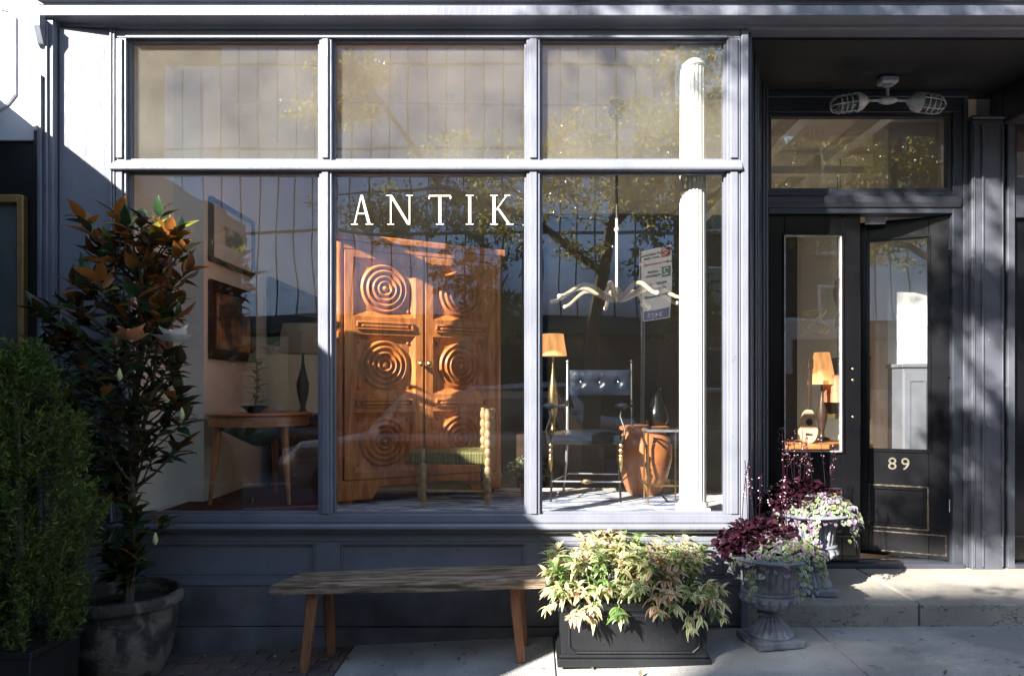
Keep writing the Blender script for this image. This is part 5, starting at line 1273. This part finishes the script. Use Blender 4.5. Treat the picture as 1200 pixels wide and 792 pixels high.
car((-1.3,-6.65,g(-1.3)-.13), PI, pbr, 'light bronze parked car mirrored over the carved wardrobe', group='cars parked along the kerb')
car((-7.0,-6.6,g(-7)-.13), PI, ps, 'silver parked car mirrored beside the round table', Hc=1.5, group='cars parked along the kerb')
car((4.2,-6.7,g(4.2)-.13), PI, pb, 'black parked car mirrored in the pane by the column', Hc=1.75, group='cars parked along the kerb')
car((-6.2,-12.3,g(-6)-.13), 0, pb, 'black car parked across the street under the blue office', Hc=1.5, group='cars parked along the kerb')
car((.2,-12.3,g(0)-.13), 0, ps, 'silver car parked across the street by the awning', Hc=1.7, group='cars parked along the kerb')
m_bw = M('bus_white', (.75,.76,.78), .3, coat=.5); m_bb = M('bus_blue', (.04,.16,.5), .3, coat=.5)
bs = empty('city_bus', (10.9, -11.0, g(10.9)-.13), 0, 'white city bus with blue stripe mirrored beside the white column', 'bus')
MB().box(-5.8,5.8,-1.25,1.25,.35,3.0).build('body', m_bw, bs, bevel=.12, seg=3)
MB().box(-5.72,5.72,-1.262,1.262,1.05,1.32).build('stripe', m_bb, bs)
for s in (-1, 1):
    for i in range(8): MB().box(-5.3+i*1.33,-4.1+i*1.33,s*1.255-.012,s*1.255+.012,1.5,2.55).build('side_window', m_carglass, bs, bevel=.005)
    for x in (-3.6, 3.4):
        wl = MB().lathe([(.2,-.14),(.45,-.14),(.48,-.08),(.48,.08),(.45,.14),(.2,.14)], 0, 0, 24).xform(Matrix.Translation((x,s*1.14,.48)) @ Matrix.Rotation(PI/2, 4, 'X')).build('wheel', m_tyre, bs, smooth=True)
        MB().lathe([(.0001,-.12),(.22,-.13),(.22,.13),(.0001,.12)], 0, 0, 16).xform(Matrix.Translation((x,s*1.16,.48)) @ Matrix.Rotation(PI/2, 4, 'X')).build('rim', m_steel, wl)
MB().box(-5.815,-5.79,-1.05,1.05,1.3,2.7).build('windscreen', m_carglass, bs)
for s in (-1,1): MB().box(-5.82,-5.79,s*.85-.14,s*.85+.14,.7,.85).build('headlight', m_head, bs)

# ------------------------------------------------------------------ street trees
m_tl = leaf_mat('street_tree_leaf', [(.20,.22,.04),(.27,.27,.05)], rough=.25, trans=.5, vary=.4)
m_tl2 = leaf_mat('golden_tree_leaf', [(.55,.42,.09),(.48,.38,.09)], rough=.25, trans=.55, vary=.3)
def street_tree(loc, label, boxes, n, seed, limbs, keep=None, r0=.13, mats=(0,1), size=.10):
    random.seed(seed); o = empty('street_tree', loc, 0, label, 'tree')
    L0 = Vector(loc); b = MB()
    for pts, ra in limbs:
        q = [Vector(p)-L0 for p in pts]; fine = []
        for a_, c_ in zip(q, q[1:]):
            for t in (0,.33,.66): fine.append(a_.lerp(c_, t)+Vector((random.uniform(-1,1),random.uniform(-1,1),0))*.02)
        fine.append(q[-1]); b.tube(fine, [ra*(1-.75*i/(len(fine)-1)) for i in range(len(fine))], 8)
    b.build('trunk', m_bark, o, smooth=True)
    gl_ = [leaf_geo(size, size*.62, .4, .2, 2), leaf_geo(size*.8, size*.5, .6, .2, 2)]
    it = []; tw_ = MB()
    tot = sum(bx[6] for bx in boxes)
    for bx in boxes:
        cx_, cy_, cz_, rx, ry, rz_, wgt = bx
        nc = max(3, int(n*wgt/tot/34))
        for k in range(nc):
            d = rdir(); rr = random.random()**.45
            c = Vector((cx_+d.x*rx*rr, cy_+d.y*ry*rr, cz_+d.z*rz_*rr))
            if keep and not keep(c): continue
            dr_ = rdir(-.4,.5); tw_.tube([c-L0-dr_*.25, c-L0, c-L0+dr_*.25], [.008,.006,.003], 4)
            for j in range(34):
                p = c+dr_*random.uniform(-.3,.3)+rdir()*random.uniform(0,.16)
                it.append((gl_[j % 2], orient(p-L0, dr_*.4+rdir()*.8+Vector((0,0,-.3)), random.uniform(0,6), random.uniform(.7,1.15)), mats[0] if random.random() < .6 else mats[1]))
    tw_.build('twig', m_bark, o); tag(leaves_joined('crown', it, [m_tl, m_tl2], o), kind='stuff')
    return o
SGP = Vector((1.6,-5.05,2.8))
def clear_of_sign(c):
    d = c-SGP; t = d.dot(-SUND)
    if t > 0 and (d+SUND*t).length < .55: return False
    return not (.9 < c.x < 2.3 and c.z < 3.75)
# tree behind the camera: golden crown mirrored in the middle panes, a long branch dapples the doorway
street_tree((.75,-5.15,g(.7)), 'street tree with golden green leaves mirrored in the middle panes',
    [(1.4,-5.2,4.4,1.5,.8,.8,3.2),(2.6,-5.4,5.4,1.3,.9,1.0,2.6),(-.35,-5.1,3.95,.75,.5,.55,.9),(0.2,-5.2,4.6,.7,.6,.4,.8),(1.0,-5.1,3.3,.9,.5,.3,.5),
     (-1.9,-5.15,3.75,.9,.4,.35,.9),(-2.4,-5.15,6.55,.6,.3,.17,1.0),(-2.35,-5.15,5.58,.6,.3,.13,.8),(-2.5,-5.15,5.15,.6,.3,.13,.8),(-3.1,-5.2,7.5,1.7,.4,.35,1.5),(-1.2,-5.1,4.6,.5,.4,.3,.2)], 20000, 41,
    [([(.75,-5.15,-.1),(.78,-5.15,2.2),(1.0,-5.2,3.6),(1.6,-5.3,5.2)], .13),([(.9,-5.15,3.0),(.0,-5.1,3.7),(-1.2,-5.1,4.1),(-2.5,-5.2,6.0),(-3.2,-5.2,7.4)], .055),([(-1.2,-5.1,4.1),(-2.6,-5.15,4.0)], .025),([(1.0,-5.2,3.6),(2.0,-5.3,4.6),(3.0,-5.4,5.6)], .07)], size=.085, keep=clear_of_sign)
street_tree((5.6,-5.2,g(5.6)), 'street tree with golden green crown mirrored in the transom over the doors',
    [(5.0,-5.2,4.9,1.6,.8,.9,2.5),(6.4,-5.4,5.6,1.2,.9,1.0,1.6),(4.2,-5.2,3.9,.8,.5,.4,.6)], 7000, 43,
    [([(5.6,-5.2,-.1),(5.6,-5.2,2.6),(5.5,-5.2,4.2),(5.8,-5.3,6.2)], .13),([(5.55,-5.2,3.2),(4.6,-5.2,4.3),(3.9,-5.2,5.2)], .06)], size=.085)
# trees across the street
for (x, y, s_, lb) in ((-1.4,-14.2,61,'dark green street tree across the road before the office building'),(3.6,-14.2,62,'dark green street tree across the road by the brownstone house'),(9.5,-14.3,63,'dark green street tree across the road by the brick house')):
    street_tree((x,y,g(x)), lb, [(x,y,4.6,1.3,1.2,1.4,2),(x+.4,y,3.2,1.2,1,.8,1.3),(x-.5,y,6.2,.9,.9,.8,1)], 5000, s_, [([(x,y,-.1),(x,y,2.5),(x+.1,y,4.5),(x+.2,y,6.5)], .14),([(x,y,2.4),(x+.8,y,4.4)], .06),([(x,y,2.8),(x-.8,y,4.8)], .06)], mats=(0,0), size=.15)
